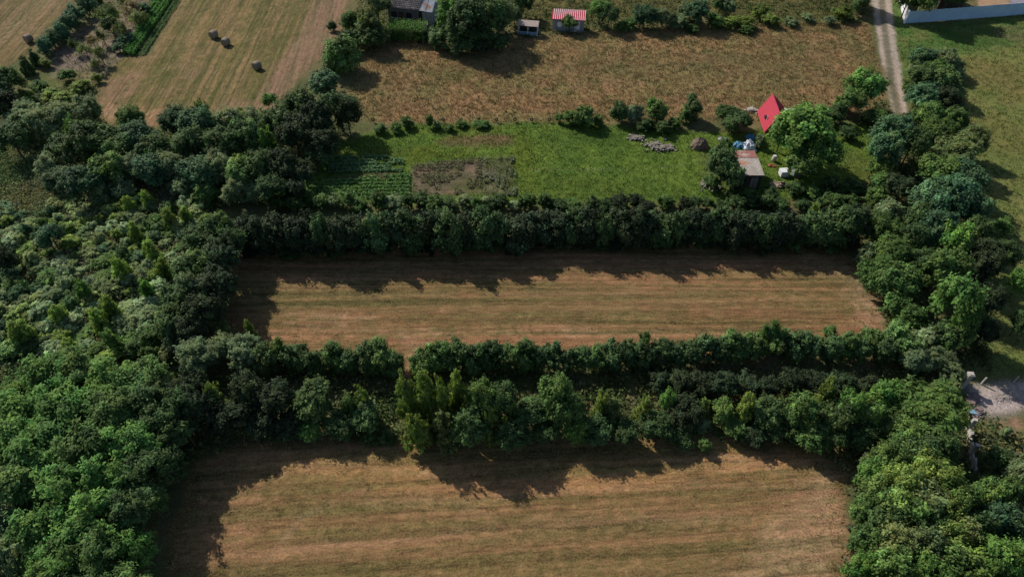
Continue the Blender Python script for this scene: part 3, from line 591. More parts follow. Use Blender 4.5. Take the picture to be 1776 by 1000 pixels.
# end of mown strip by the gate and lane side
row("""shrub lm 1496 372 14 3; broad dk 1470 388 26 4.4; birch yg 1412 376 18 4.6; willow md 1530 400 34 4.6; willow md 1548 440 38 5; shrub gg 1505 440 20 3; willow md 1526 478 36 4.4; broad md 1560 490 34 5; shrub md 1556 528 24 3.4; shrub md 1580 548 28 3.4; shrub gg 1604 590 26 3; shrub gg 1540 372 26 4; broad dk 1580 420 24 4.8; broad dk 1596 460 24 4.6; broad dk 1590 380 22 4.6""",
    "at the strip gate end", "the field", "bushes closing the gate end of the mown strip")
row("""broad br 1658 528 44 7.6; broad bk 1708 462 28 5; broad bk 1716 520 24 4.4; broad bk 1708 575 22 3.4; broad dk 1742 440 22 4; broad dk 1768 560 18 3; broad md 1660 572 30 4.2; broad md 1640 470 34 6; broad br 1650 420 32 5.6; broad bg 1625 400 34 5.8; broad bg 1612 350 36 5.4; broad bg 1655 340 38 5.4; broad bg 1690 360 28 4.6; broad md 1630 300 34 5; broad bg 1675 310 34 5; willow ol 1660 262 38 5; willow ol 1690 245 26 4.4; willow md 1628 232 34 4.6; broad dk 1580 252 30 5.2; broad bg 1548 232 36 5.6; broad bg 1536 262 28 5;
shrub md 1530 290 22 3; broad bk 1560 325 26 3.6; shrub md 1530 320 24 3; shrub md 1516 345 22 2.6; broad dk 1700 400 24 4; broad bk 1712 440 28 4; shrub md 1740 395 18 2.2; broad br 1770 490 20 4; willow gg 1648 642 26 2.5; willow gg 1626 624 24 3; birch md 1640 602 22 2.8; broad dk 1640 582 26 3.4""",  # first blackish trees of the list added to stand in for ground shade
    "between lane and stone gate", "the lane side", "trees between the lane end and the gate")
row("""broad bg 1600 100 22 3.6; willow gg 1640 104 24 3.8; broad dk 1600 132 26 4; broad dk 1636 140 28 4.2; broad bg 1600 168 28 4.2; broad bk 1640 176 26 4; broad md 1610 200 24 3.8; shrub md 1590 205 18 2.6; shrub gg 1660 130 14 2; broad md 1655 205 22 3; willow md 1618 118 24 3; willow bg 1620 150 26 3.4; hedge dk 1652 158 18 3; shrub md 1578 150 16 2; hedge md 1618 184 24 3.4; shrub gg 1590 122 16 1.8; willow gg 1655 112 18 2.4""",
    "in the thicket beside the lane", "the lane", "trees of the thicket beside the lane")
row("""broad br 1500 150 34 5.4; broad md 1478 178 24 4; shrub br 1460 180 18 2.6; broad br 1394 232 56 7; broad br 1424 262 38 5.4; broad md 1394 286 32 3.8; shrub dk 1452 200 22 3; shrub md 1520 205 20 2.6; shrub dk 1470 232 16 1.8; broad dk 1256 288 28 4.6; broad dk 1246 268 16 3.2; broad dk 1272 306 20 4; shrub md 1236 318 15 2;
willow dk 1264 198 26 2.8; broad dk 1280 212 26 2.8; shrub gg 1318 244 10 2; broad br 1356 236 20 3.8; shrub md 1258 250 14 1.4; shrub dk 1440 322 20 2; shrub dk 1380 328 18 1.6; shrub md 1410 332 16 1.6; shrub dk 1480 324 20 2; shrub dk 1340 334 16 1.4; shrub md 1300 336 16 1.2; shrub dk 1268 338 16 1.4""",
    "in the cabin garden", "the lawn side", "trees of the cabin garden")
row("""shrub md 744 210 8 2; shrub md 706 212 13 1.6; shrub md 688 222 12 1.3; shrub gg 758 216 8 1.2; shrub md 800 214 12 .9; shrub md 836 216 14 .9; shrub md 970 205 9 1.4; shrub md 992 206 16 2; hedge md 1012 200 19 3; shrub md 1036 210 12 1.6; hedge dk 1074 192 17 3; hedge gg 1102 196 15 2.6; hedge md 1140 192 19 3.1; broad br 1130 186 10 3;
hedge dk 1202 186 18 3.6; shrub md 1188 200 13 2.4; shrub md 1170 214 14 1.6; shrub dk 1118 216 16 1.6; shrub dk 1150 222 16 1.6; shrub md 660 224 12 1.3; shrub md 780 222 9 1""",
    "above the lawn", "the tyres", "young trees along the top of the lawn")
row("""birch ol 640 36 40 6; willow md 612 40 22 4; shrub dk 576 45 10 1.6; broad ol 654 12 26 5.4; broad dk 640 62 26 3.6; shrub md 688 62 16 1.8; broad br 782 20 34 7; broad dk 812 38 40 7; broad dk 850 30 34 6.6; broad dk 790 60 26 4.4; willow gg 872 24 24 5; broad dk 905 6 22 4; shrub gg 866 48 16 2.4; broad dk 836 62 26 4;
willow gg 892 26 14 3; broad md 988 40 16 2.4; broad br 1040 18 19 3.8; broad dk 1056 28 18 3.6; shrub md 1078 46 14 1.8; willow bg 1118 28 25 3.6; willow gg 1150 30 22 3; shrub gg 1178 38 18 2.4; broad bg 1212 22 22 3.8; willow gg 1190 18 18 3; shrub md 1240 36 18 2.4; shrub yg 1268 40 16 1.8; shrub yg 1294 40 18 1.8; willow gg 1262 12 16 3; broad dk 1250 6 14 3.2;
shrub yg 1322 20 18 2.6; shrub yg 1338 36 16 2; shrub gg 1372 38 14 1.4; shrub yg 1464 24 20 2.4; broad dk 1492 8 16 3; shrub gg 1440 36 12 1.4; shrub gg 1400 30 12 1.2; shrub md 1094 42 14 1.6; shrub dk 730 62 16 1.5; hedge dk 766 70 22 3; hedge dk 800 78 24 3; hedge bk 832 76 22 2.8; hedge dk 862 72 20 2.6; hedge md 752 58 14 2.2; shrub md 1296 52 14 1.2; shrub dk 1200 50 14 1.4""",
    "above the dry meadow", "the hay field", "bushes of the garden belt above the dry meadow")
# near right corner
row("""willow md 1608 718 62 6.8; broad md 1570 762 30 5; willow ol 1622 700 34 6.4; broad dk 1590 790 34 5.4; broad dk 1628 786 26 5; broad dk 1570 780 30 4.6; broad br 1504 822 24 4; broad md 1540 806 32 5; broad yg 1560 842 36 5.6; broad md 1520 860 34 5; broad yg 1600 822 34 5.6; broad yg 1626 838 34 5.8; broad md 1500 888 24 4; broad md 1560 884 40 5.6; broad ol 1604 878 38 5.8;
broad md 1650 868 36 5.4; broad dk 1534 910 34 4.8; broad yg 1646 896 26 5.4; broad dk 1600 920 38 5; broad md 1500 940 26 4; broad ol 1548 944 38 5.2; broad ol 1596 956 36 5.2; broad br 1490 986 28 4; broad md 1540 990 40 5.2; broad yg 1640 940 36 5; broad br 1600 1000 40 5.2; broad md 1660 990 40 5.2; broad ol 1664 936 30 4.8; broad md 1704 866 26 5; broad md 1736 862 24 5; broad bg 1728 910 34 5.2; broad dk 1690 916 30 4.8;
broad br 1716 976 40 5.4; broad br 1762 978 36 5.4; broad dk 1762 930 28 4.6; willow gg 1768 820 24 4.4; broad dk 1728 800 28 2.6; broad dk 1706 846 24 3; broad md 1500 1060 46 5.4; broad md 1600 1070 50 5.6; broad md 1700 1060 50 5.6; broad dk 1520 830 20 4; shrub gg 1500 804 14 2.4; shrub gg 1745 748 9 1.4""",
    "in the copse beside the near field", "the field edge", "trees of the copse beside the near field")
# clipped dark row and conifers by the west field, orchard trees
row("""hedge bg 148 6 18 3.2; hedge bg 132 22 18 3.2; hedge bg 118 38 18 3.2; hedge bg 104 54 17 3.1; hedge bg 90 66 16 3; hedge bg 76 80 15 2.8; shrub md 104 62 13 1.8; conifer dk 58 98 11 2.6; conifer dk 44 112 12 3; hedge dk 164 -10 18 3.2; shrub yg 150 12 16 2.6; shrub yg 78 110 12 1.4; shrub br 66 150 18 1.4; shrub yg 88 164 18 1.6; shrub md 116 132 16 2; shrub yg 138 152 18 1.6; shrub yg 168 136 10 1.4; shrub br 48 180 20 1.6; shrub yg 110 172 20 1.8""",
    "in the line by the orchard", "its lower end", "bushes beside the orchard")
row("""sparse ol 180 22 24 4; broad dk 192 44 16 3; sparse yg 190 26 20 3.6; sparse ol 205 48 18 3.2; sparse ol 148 88 18 3; sparse ol 172 92 16 2.8; sparse tn 226 14 22 3.4; sparse ol 240 28 20 3.2; sparse dk 130 76 14 2.6; sparse tn 160 70 14 2.6; sparse ol 214 2 20 3.4; sparse ol 166 108 12 2.4; sparse dk 176 60 14 2.8; broad bg 218 66 14 1.4; broad bg 205 82 12 1.2; broad bg 248 16 14 2""",
    "in the orchard", "the dark line of bushes", "trees of the orchard")

# ------------------------------------------------------------------ loose cover nobody could count
def blades(name, polys, n, hgt, wid, cols, seed, lean=.35, per=5, rad=.18, avoid=None, dens=None):
    r = np.random.RandomState(seed); P = polys
    xs = [p[0] for q in P for p in q]; ys = [p[1] for q in P for p in q]
    x = r.uniform(max(min(xs), -100), min(max(xs), 100), n * 3); y = r.uniform(max(min(ys), 10), min(max(ys), 140), n * 3)
    ins = np.zeros(len(x), bool)
    for q in P: ins |= sdist(x, y, q) > -.1
    for q in (avoid or []): ins &= ~(sdist(x, y, q) > 0)
    if dens is not None: ins &= r.rand(len(x)) < dens(x, y)
    x, y = x[ins][:n], y[ins][:n]; m = len(x)
    C_ = np.array(cols, float); pick = (fbm(x * .5, y * .5, seed, 3) * 1.6 - .3 + r.normal(0, .22, m)); ci = np.clip((pick * len(C_)).astype(int), 0, len(C_) - 1)
    cb = C_[ci] * .95 * np.exp(r.normal(0, .22, m))[:, None]
    X0 = np.repeat(x, per) + r.normal(0, rad, m * per); Y0 = np.repeat(y, per) + r.normal(0, rad, m * per); Z0 = relief(X0, Y0) - .02
    k = m * per; h = hgt * r.uniform(.5, 1.4, k); a = r.uniform(0, 2 * pi, k); w_ = wid * r.uniform(.6, 1.4, k)
    lx, ly = r.normal(0, lean, k) * h, r.normal(0, lean, k) * h
    A = np.stack([X0 - np.cos(a) * w_, Y0 - np.sin(a) * w_, Z0], 1); B_ = np.stack([X0 + np.cos(a) * w_, Y0 + np.sin(a) * w_, Z0], 1); T = np.stack([X0 + lx, Y0 + ly, Z0 + h], 1)
    V = np.stack([A, B_, T], 1).reshape(-1, 3); cc = np.repeat(np.repeat(cb, per, 0), 3, 0)
    me = mesh_np(name, V, np.arange(k * 3).reshape(-1, 3), BLADE, cc); return tag(link_mesh(name, me), kind='stuff')
blades("dry_grass", [P_MEADOW], 15000, .26, .05, [(.17, .16, .065), (.24, .20, .095), (.32, .235, .12), (.37, .245, .13)], 3)
blades("field_margin_grass", [P_MID, P_NEAR], 9000, .16, .035, [(.24, .20, .09), (.34, .245, .12), (.42, .29, .15)], 4,
       dens=lambda x, y: np.exp(-np.abs(np.maximum(sdist(x, y, P_MID), sdist(x, y, P_NEAR))) / 1.1))
blades("lawn_grass", [P_LAWN], 14000, .14, .04, [(.06, .11, .025), (.09, .14, .028), (.13, .17, .03)], 5, avoid=[P_BED])
blades("pasture_grass", [P_PAST, P_VERGE], 12000, .2, .05, [(.09, .15, .035), (.15, .19, .055), (.19, .20, .065), (.23, .20, .09)], 6, avoid=[P_ROAD, P_YARD])
blades("orchard_grass", [P_ORCH, P_NORTH], 7000, .25, .04, [(.11, .12, .05), (.17, .155, .08), (.23, .19, .13)], 7)
P_WILD = poly((-300, 200), (160, 150), (200, 225), (480, 220), (620, 205), (560, 260), (440, 350), (372, 360), (330, 480), (260, 600), (240, 680), (-200, 760))
P_BELT = poly((300, 640), (1640, 640), (1660, 780), (1470, 815), (1200, 760), (420, 770), (300, 830))
P_EAST = poly((1480, 200), (1660, 100), (1700, 330), (1720, 640), (1560, 640), (1500, 460), (1450, 350))
P_COPSE = poly((1470, 800), (1660, 700), (1776, 760), (1900, 1100), (1455, 1100))
P_UPG = poly((560, 100), (620, 0), (880, -60), (1500, -60), (1510, 44), (1050, 54), (930, 68), (690, 72), (640, 92))
def undergrowth(name, polys, n, seed, cols, per=10, size=.16, hh=.35):
    r = np.random.RandomState(seed); xs = [p[0] for q in polys for p in q]; ys = [p[1] for q in polys for p in q]
    x = r.uniform(max(min(xs), -90), min(max(xs), 90), n * 5); y = r.uniform(max(min(ys), 12), min(max(ys), 130), n * 5); ins = np.zeros(len(x), bool)
    for q in polys: ins |= sdist(x, y, q) > 0
    for q in (P_MID, P_NEAR, P_LAWN, P_HAY, P_YARD, P_ROAD, P_WEST): ins &= ~(sdist(x, y, q) > -.3)
    x, y = x[ins][:n], y[ins][:n]; m = len(x); C_ = np.array(cols, float)
    pick = fbm(x * .3, y * .3, seed, 3) * 1.7 - .35 + r.normal(0, .15, m); cb = C_[np.clip((pick * len(C_)).astype(int), 0, len(C_) - 1)] * np.exp(r.normal(0, .2, m))[:, None]
    k = m * per; cs = np.repeat(r.uniform(.5, 1.3, m), per)
    P = np.stack([np.repeat(x, per) + r.normal(0, .3, k) * cs, np.repeat(y, per) + r.normal(0, .3, k) * cs, r.uniform(.05, 1, k) * hh * cs * 1.6], 1)
    nr = r.normal(size=(k, 3)) * .6; nr[:, 2] += .8; nr /= np.linalg.norm(nr, axis=1)[:, None]; t = np.cross(nr, r.normal(size=(k, 3))); t /= np.linalg.norm(t, axis=1)[:, None]; b = np.cross(nr, t)
    s = (size * r.uniform(.6, 1.4, k))[:, None]
    V = np.stack([P - t * s, P + b * s * .5, P + t * s, P - b * s * .5], 1).reshape(-1, 3)
    me = mesh_np(name, V, np.arange(k * 4).reshape(-1, 4), BLADE, np.repeat(np.repeat(cb, per, 0) * np.exp(r.normal(0, .15, k))[:, None], 4, 0)); return tag(link_mesh(name, me), kind='stuff')
undergrowth("undergrowth", [P_BELT, P_EAST, P_COPSE], 7000, 8, [(.05, .085, .03), (.08, .12, .035), (.11, .14, .055), (.16, .16, .06), (.10, .13, .07)])
undergrowth("scrub_undergrowth", [P_WILD], 21000, 18, [(.09, .15, .055), (.15, .21, .08), (.18, .22, .11), (.21, .23, .09), (.22, .21, .10), (.17, .21, .12)], 12, .13, .35)
undergrowth("garden_undergrowth", [P_UPG], 3500, 9, [(.06, .10, .03), (.10, .13, .045), (.15, .16, .06)])

# crop plants: rows of leaves following the strip
def crop(name, P, an, gap, n, size, h, cols, seed, fill=1.0):
    r = np.random.RandomState(seed); P_ = np.array(P); x = r.uniform(P_[:, 0].min(), P_[:, 0].max(), n * 4); y = r.uniform(P_[:, 1].min(), P_[:, 1].max(), n * 4)
    u = -x * sin(an) + y * cos(an); v = x * cos(an) + y * sin(an); u = np.round(u / gap) * gap + r.normal(0, gap * .18, len(u))
    x = v * cos(an) - u * sin(an); y = v * sin(an) + u * cos(an); ins = (sdist(x, y, P) > .05) & (fbm(x * .8, y * .8, seed) < .35 + .5 * fill)
    x, y = x[ins][:n], y[ins][:n]; m = len(x); Pp = np.stack([x, y, h * r.uniform(.2, 1, m)], 1)
    nr = r.normal(size=(m, 3)) * .5; nr[:, 2] += .9; nr /= np.linalg.norm(nr, axis=1)[:, None]; t = np.cross(nr, r.normal(size=(m, 3))); t /= np.linalg.norm(t, axis=1)[:, None]; b = np.cross(nr, t)
    s = (size * r.uniform(.6, 1.4, m))[:, None]; V = np.stack([Pp - t * s, Pp + b * s * .6, Pp + t * s, Pp - b * s * .6], 1).reshape(-1, 3)
    cb = np.array(cols)[r.randint(0, len(cols), m)] * np.exp(r.normal(0, .2, m))[:, None]
    tag(link_mesh(name, mesh_np(name, V, np.arange(m * 4).reshape(-1, 4), BLADE, np.repeat(cb, 4, 0))), kind='stuff')
P_CROPA = poly((214, 96), (268, 0), (292, -50), (322, -50), (300, 0), (234, 98)); P_CROPB = poly((240, 98), (304, 0), (330, -50), (344, -50), (314, 0), (252, 97))
crop("bean_crop_foliage", P_CROPA, a_hay, .75, 16000, .13, .7, [(.10, .25, .055), (.13, .30, .07), (.08, .19, .05)], 1)
crop("low_crop_foliage", P_CROPB, a_hay, .8, 3000, .10, .35, [(.09, .19, .065), (.12, .21, .07)], 2)
crop("cabbage_foliage", poly((566, 270), (640, 268), (700, 276), (700, 300), (570, 304)), .05, .7, 3600, .12, .3, [(.10, .20, .09), (.13, .25, .10), (.16, .24, .12)], 3, .6)
crop("potato_foliage", poly((530, 318), (712, 300), (712, 348), (520, 348)), .02, .65, 7000, .12, .3, [(.10, .20, .07), (.13, .25, .07), (.16, .28, .08)], 4, .7)
crop("weed_foliage", P_BED, 0.03, .6, 2600, .10, .3, [(.14, .15, .08), (.20, .17, .11), (.10, .13, .05)], 5, .4)
crop("bean_row_foliage", P_BED2, 1.5, .7, 1500, .09, .3, [(.13, .20, .08), (.24, .24, .16), (.18, .20, .12)], 6, .3)

# ------------------------------------------------------------------ built things
M_RED = plain("red_metal", (.50, .050, .085), (.43, .042, .075), 1.5, .55, .05)
M_REDSTRIPE = plain("red_paint", (.55, .03, .07), (.42, .03, .06), 3, .5, .1)
M_WHITE = plain("white_paint", (.78, .77, .76), (.55, .55, .56), 3, .5, .1)
M_TILE = plain("grey_tile", (.20, .17, .165), (.11, .10, .10), 3, .85, .4, c3=(.28, .25, .25))
M_ZINC = plain("zinc", (.60, .63, .68), (.38, .40, .44), 2, .45, .1, c3=(.5, .3, .22))
M_WALL = plain("plaster", (.18, .17, .16), (.10, .10, .10), 2, .9, .3)
M_DARKWOOD = plain("dark_wood", (.10, .07, .05), (.05, .04, .03), 4, .85, .4, (1, 1, .2))
M_WOOD = plain("weathered_wood", (.34, .27, .20), (.16, .13, .10), 4, .85, .4, (1, 1, .2))
M_ORWOOD = plain("orange_wood", (.42, .19, .09), (.28, .13, .07), 4, .7, .2)
M_GLASS = plain("dark_glass", (.03, .035, .04), (.02, .02, .03), 2, .15, 0)
M_SHADEFENCE = plain("shade_tinted_sheet", (.42, .58, .74), (.34, .48, .64), .8, .5, .05)  # fence metal with its shade put into a bluer colour
M_WFENCE = plain("pale_sheet", (.80, .81, .84), (.68, .70, .74), 1.2, .5, .05)  # same fence metal, sunlight put into the colour; also posts, door, window
M_RUST = plain("rusty_sheet", (.38, .35, .32), (.24, .22, .20), 1.6, .8, .2, c3=(.36, .16, .10))
M_RUSTR = plain("red_rust_sheet", (.30, .12, .10), (.22, .10, .09), 2.5, .8, .2, c3=(.38, .33, .30))
M_TANROOF = plain("tan_roof", (.40, .28, .17), (.32, .22, .14), 1.5, .8, .2)
M_GREYROOF = plain("grey_roof", (.30, .30, .34), (.24, .24, .28), 1.5, .7, .2)
M_STONE = plain("stone", (.40, .37, .34), (.22, .20, .19), 5, .9, .5)
M_CONC = plain("concrete", (.48, .45, .42), (.28, .26, .25), 5, .9, .5)
M_BLUE = plain("blue_tarp", (.10, .30, .48), (.06, .18, .32), 3, .5, .3)
M_TARP = plain("white_tarp", (.80, .82, .86), (.55, .60, .70), 5, .5, .3)
M_ORANGE = plain("orange_plastic", (.75, .17, .05), (.55, .12, .04), 4, .5, .1)
M_STRAW = plain("straw", (.32, .27, .205), (.18, .15, .11), 9, .95, .8, (1, .3, 1))
M_RUBBER = plain("rubber", (.025, .025, .025), (.05, .05, .045), 8, .9, .2)
M_EARTH = plain("pile_earth", (.20, .155, .12), (.11, .085, .065), 5, .95, .8)

# hay bales
def bale_me():
    m = MB(); n = 28; prof = [(-.60, .0), (-.60, .30), (-.585, .56), (-.55, .67), (-.45, .705), (0, .72), (.45, .705), (.55, .67), (.585, .56), (.60, .30), (.60, 0)]
    r = random.Random(4)
    for x, q in prof:
        for j in range(n):
            t = 2 * pi * j / n; k = q * (1 + r.uniform(-.018, .018)); s = .92 if sin(t) < -.9 else 1
            m.v.append((x + r.uniform(-.01, .01), k * cos(t), .68 + k * sin(t) * s))
    for i in range(len(prof) - 1):
        for j in range(n): m.f.append((i * n + j, i * n + (j + 1) % n, (i + 1) * n + (j + 1) % n, (i + 1) * n + j))
    return m
b0 = None
for (px, py, rz, lb) in ((372, 66, 1.15, "round hay bale in the hay field, upper one of the close pair"), (393, 79, 1.35, "round hay bale in the hay field, lower one of the close pair"),
                     (447, 120, 1.0, "round hay bale alone on the hay field beside the bare strip"), (52, 73, 1.1, "round hay bale on the narrow field beside the dark clipped row")):
    if b0 is None: o = bale_me().build("hay_bale", M_STRAW, smooth=False); b0 = o
    else: o = b0.copy(); C.objects.link(o)
    g = G(px, py); o.location = (g[0], g[1], 0); o.rotation_euler.z = rz; o.scale = (.82, .82, .82)
    tag(o, lb, "hay bale", "round hay bales on the fields")

# old tyres standing on stakes along the meadow edge
def tyre():
    root = empty("old_tyre", (0, 0, 0)); m = MB(); n, k = 20, 8; R, q = .185, .065
    for i in range(n):
        t = 2 * pi * i / n
        for j in range(k):
            u = 2 * pi * j / k; m.v.append(((R + q * cos(u)) * cos(t), q * 1.2 * sin(u), .50 + (R + q * cos(u)) * sin(t)))
    for i in range(n):
        for j in range(k): m.f.append((i * k + j, ((i + 1) % n) * k + j, ((i + 1) % n) * k + (j + 1) % k, i * k + (j + 1) % k))
    m.build("tyre", M_RUBBER, root, True); s = MB(); s.box((0, .11, .32), (.05, .05, .68)); s.build("stake", M_WOOD, root); return root
t0 = tyre(); tx = [648, 769, 800, 830, 861, 893, 922, 953]
for i, px in enumerate(tx):
    if i == 0: o = t0
    else:
        o = t0.copy(); C.objects.link(o)
        for ch in t0.children: c = ch.copy(); C.objects.link(c); c.parent = o
    g = G(px, 213); o.location = (g[0], g[1], 0); o.rotation_euler.z = rnd.uniform(-.4, .4)
    tag(o, "black tyre at the meadow edge, " + ("standing apart near the dark trees" if i == 0 else f"{ORD[i - 1]} in the row from the young pointed shrub"), "tyre", "old tyres along the meadow edge")

def V3(*a): return np.array(a, float)
# red A-frame cabin (ridge runs away from the camera)
fe = V3(31.887, 79.05, .3); ne = V3(31.539, 74.118, .3); d = (ne - fe) / np.linalg.norm(ne - fe); pr = V3(-d[1], d[0], 0)
if pr[0] < 0: pr = -pr
W_, HR = 1.32, 2.92; cen = fe + pr * W_; rz = atan2(pr[1], pr[0])
root = empty("cabin", (cen[0], cen[1], 0), rz, "small steep cabin with a bright red pitched roof beside the big leafy tree", "cabin")
L = 4.944   # local: x across, y: 0 at far gable, -L at near gable
m = MB()
for s in (-1, 1):
    ww = W_ if s < 0 else 2.75
    q = [(s * ww, 0, .3), (0, 0, HR), (0, -L, HR), (s * ww, -L, .3)]
    nx = V3(s * (HR - .3), 0, ww); nx /= np.linalg.norm(nx); nx *= .06
    inn = [tuple(V3(*p) - nx) for p in q]; i = len(m.v); m.v += q + inn
    m.f += [(i, i + 1, i + 2, i + 3), (i + 7, i + 6, i + 5, i + 4), (i, i + 3, i + 7, i + 4), (i, i + 4, i + 5, i + 1), (i + 3, i + 2, i + 6, i + 7)]
rf = m.build("roof", M_RED, root)
m = MB(); 
for k in range(12): y = -.2 - k * (L - .4) / 11; m.tube([(-W_ * .99, y, .36), (-.02, y, HR + .01)], .018, 4)
for k in range(12): y = -.2 - k * (L - .4) / 11; m.tube([(2.72, y, .36), (.02, y, HR + .01)], .018, 4)
m.build("seam_rib", M_RED, rf)
m = MB(); m.tube([(-.9, -3.3, 1.0), (-.9, -3.3, 1.75)], .05, 8); m.build("flue_pipe", M_WHITE, rf)
m = MB(); m.box((-.86, -2.75, 1.17), (.42, .5, .30)); m.build("roof_window", M_GLASS, rf)
m = MB()
for y in (-.35, -L + .35):
    m.poly([(-W_ * .86, y, .1), (2.4, y, .1), (2.4, y, .35), (0, y, HR - .28), (-W_ * .86, y, .35)])
    m.poly([(-W_ * .86, y + .06, .1), (2.4, y + .06, .1), (2.4, y + .06, .35), (0, y + .06, HR - .28), (-W_ * .86, y + .06, .35)][::-1])
m.box((.6, -L / 2, .1), (3.3, L - .72, .25)); m.build("wall", M_ORWOOD, root)
m = MB(); m.box((0, -L + .33, .95), (.7, .05, 1.4)); m.build("door", M_DARKWOOD, root)
# lean-to with pale sheet behind it
g = G(1364, 199, 1.4); root = empty("lean_to", (g[0], g[1], 0), 0, "low lean-to with a pale metal sheet roof behind the leafy tree by the cabin", "lean-to")
m = MB(); m.sheet((0, 0, 1.35), (2.3, 0, 1.35), (2.3, 1.1, 1.6), (0, 1.1, 1.6), 12, .02); m.build("roof", M_ZINC, root)
m = MB()
for x, y in ((.1, .1), (2.2, .1), (.1, 1.0), (2.2, 1.0)): m.box((x, y, .65), (.08, .08, 1.36 + y * .1))
m.build("post_frame", M_WOOD, root)

# rusty shed
g0, g1 = V3(*G(1278, 304, 2.1)), V3(*G(1326, 304, 2.1)); rz = atan2(g1[1] - g0[1], g1[0] - g0[0]); wd = np.linalg.norm(g1 - g0)
root = empty("shed", (g0[0], g0[1], 0), rz, "low shed with patched rusty sheet roof in front of the white tarp heap", "shed")
m = MB(); m.sheet((0, 0, 2.1), (wd, 0, 2.1), (wd, 3.1, 2.3), (0, 3.1, 2.3), 20, .025); m.build("roof", M_RUST, root)
m = MB(); m.sheet((0.1, 3.05, 2.33), (wd - .1, 3.05, 2.33), (wd - .15, 4.3, 2.42), (.15, 4.3, 2.42), 20, .025); m.build("roof_sheet", M_RUSTR, root)["label"] = "red rusty roof strip at the back"
m = MB(); m.box((wd / 2, 2.15, 1.0), (wd - .3, 4.1, 2.0)); m.build("wall", M_DARKWOOD, root)
m = MB(); m.box((wd * .7, .07, .85), (.8, .05, 1.7)); m.build("door", M_WOOD, root)
m = MB(); m.box((wd * .3, .07, 1.3), (.6, .05, .5)); m.build("window", M_GLASS, root)

def lump(name, g, sx, sy, sz, mat, seed, label=None, cat=None, n=14, rough=.18, kind=None, sharp=1):
    r = np.random.RandomState(seed); v = []; m = MB(); rings = 7
    for i in range(rings + 1):
        e = (i / rings) * pi / 2
        for j in range(n):
            t = 2 * pi * j / n; k = 1 + r.normal(0, rough)
            m.v.append((cos(t) * cos(e) ** sharp * sx * k, sin(t) * cos(e) ** sharp * sy * k, -.1 + sin(e) * sz * (1 + r.normal(0, rough * .5))))
    for i in range(rings):
        for j in range(n): m.f.append((i * n + j, i * n + (j + 1) % n, (i + 1) * n + (j + 1) % n, (i + 1) * n + j))
    m.f.append(tuple(rings * n + j for j in range(n)))
    o = m.build(name, mat); o.location = (g[0], g[1], 0); tag(o, label, cat, None, kind); return o
lump("earth_mound", G(1213, 254), 1.15, 1.0, 1.35, M_EARTH, 3, "brown heap on the lawn between stones and garden junk", "heap", 22, .06, sharp=1.5)
lump("tarp", G(1298, 257), .8, .8, 1.15, M_TARP, 4, "crumpled shiny white tarp over a heap behind the rusty shed", "tarp", 16, .2)
lump("tarp", G(1279, 254), .65, .6, .7, M_BLUE, 5, "pale blue tarp heap beside the shiny white one", "tarp", 14, .2)
lump("tarp", G(1300, 240), .6, .4, .7, M_BLUE, 15, "dark blue tarp peeking out behind the shiny white one", "tarp", 14, .2)
lump("metal_scrap", G(1254, 242), .7, .45, .35, M_GREYROOF, 6, "grey metal scrap in the weeds beside the pale blue tarp", "scrap", 12, .25)
# orange drum
g = G(1245, 264); root = empty("drum", (g[0], g[1], 0), 0, "slim orange plastic drum in weeds beside the lawn heap", "drum")
m = MB(); m.tube([(0, 0, 0), (0, 0, .1), (0, 0, .5), (0, 0, .95), (0, 0, 1.0)], [.24, .26, .27, .26, .22], 14); m.build("body", M_ORANGE, root, True)
m = MB(); m.tube([(0, 0, 1.0), (0, 0, 1.06)], [.2, .19], 14); m.build("lid", M_ORANGE, root)
# boxes in the garden
def crate(px, py, sx, sy, sz, mat, lid, label):
    g = G(px, py); root = empty("crate", (g[0], g[1], 0), .1, label, "crate", "storage boxes in the cabin garden")
    m = MB(); m.box((0, 0, sz / 2), (sx, sy, sz))
    for k in (-1, 1):
        for q in (.3, .6): m.box((0, k * (sy / 2 + .01), sz * q), (sx + .04, .03, .05))
    m.build("body", mat, root); m = MB(); m.box((0, 0, sz + .03), (sx + .06, sy + .06, .06)); m.build("lid", lid, root)
crate(1358, 304, .95, .8, .7, M_WHITE, M_TARP, "white square box on the grass beside the rusty shed")
crate(1380, 304, 1.0, .8, .65, plain("green_grey", (.22, .26, .22)), plain("green_grey_lid", (.28, .32, .28)), "grey-green square box under the leafy tree")
g = G(1341, 280); root = empty("barrel", (g[0], g[1], 0), 0, "pale upright barrel in the grass behind the white box", "barrel")
m = MB(); m.tube([(0, 0, 0), (0, 0, .3), (0, 0, .8)], [.24, .28, .24], 12); m.build("body", M_CONC, root, True); m = MB(); m.tube([(0, 0, .8), (0, 0, .84)], .2, 12); m.build("lid", M_ZINC, root)
lump("brick_heap", G(1338, 288), .6, .35, .3, plain("brick_red", (.40, .13, .08), (.28, .10, .07), 8), 9, "small red brick heap beside the white box", "heap", 10, .3)
lump("brush_heap", G(1352, 322), .9, .5, .5, M_WOOD, 10, "grey brushwood heap below the garden boxes", "heap", 12, .35)

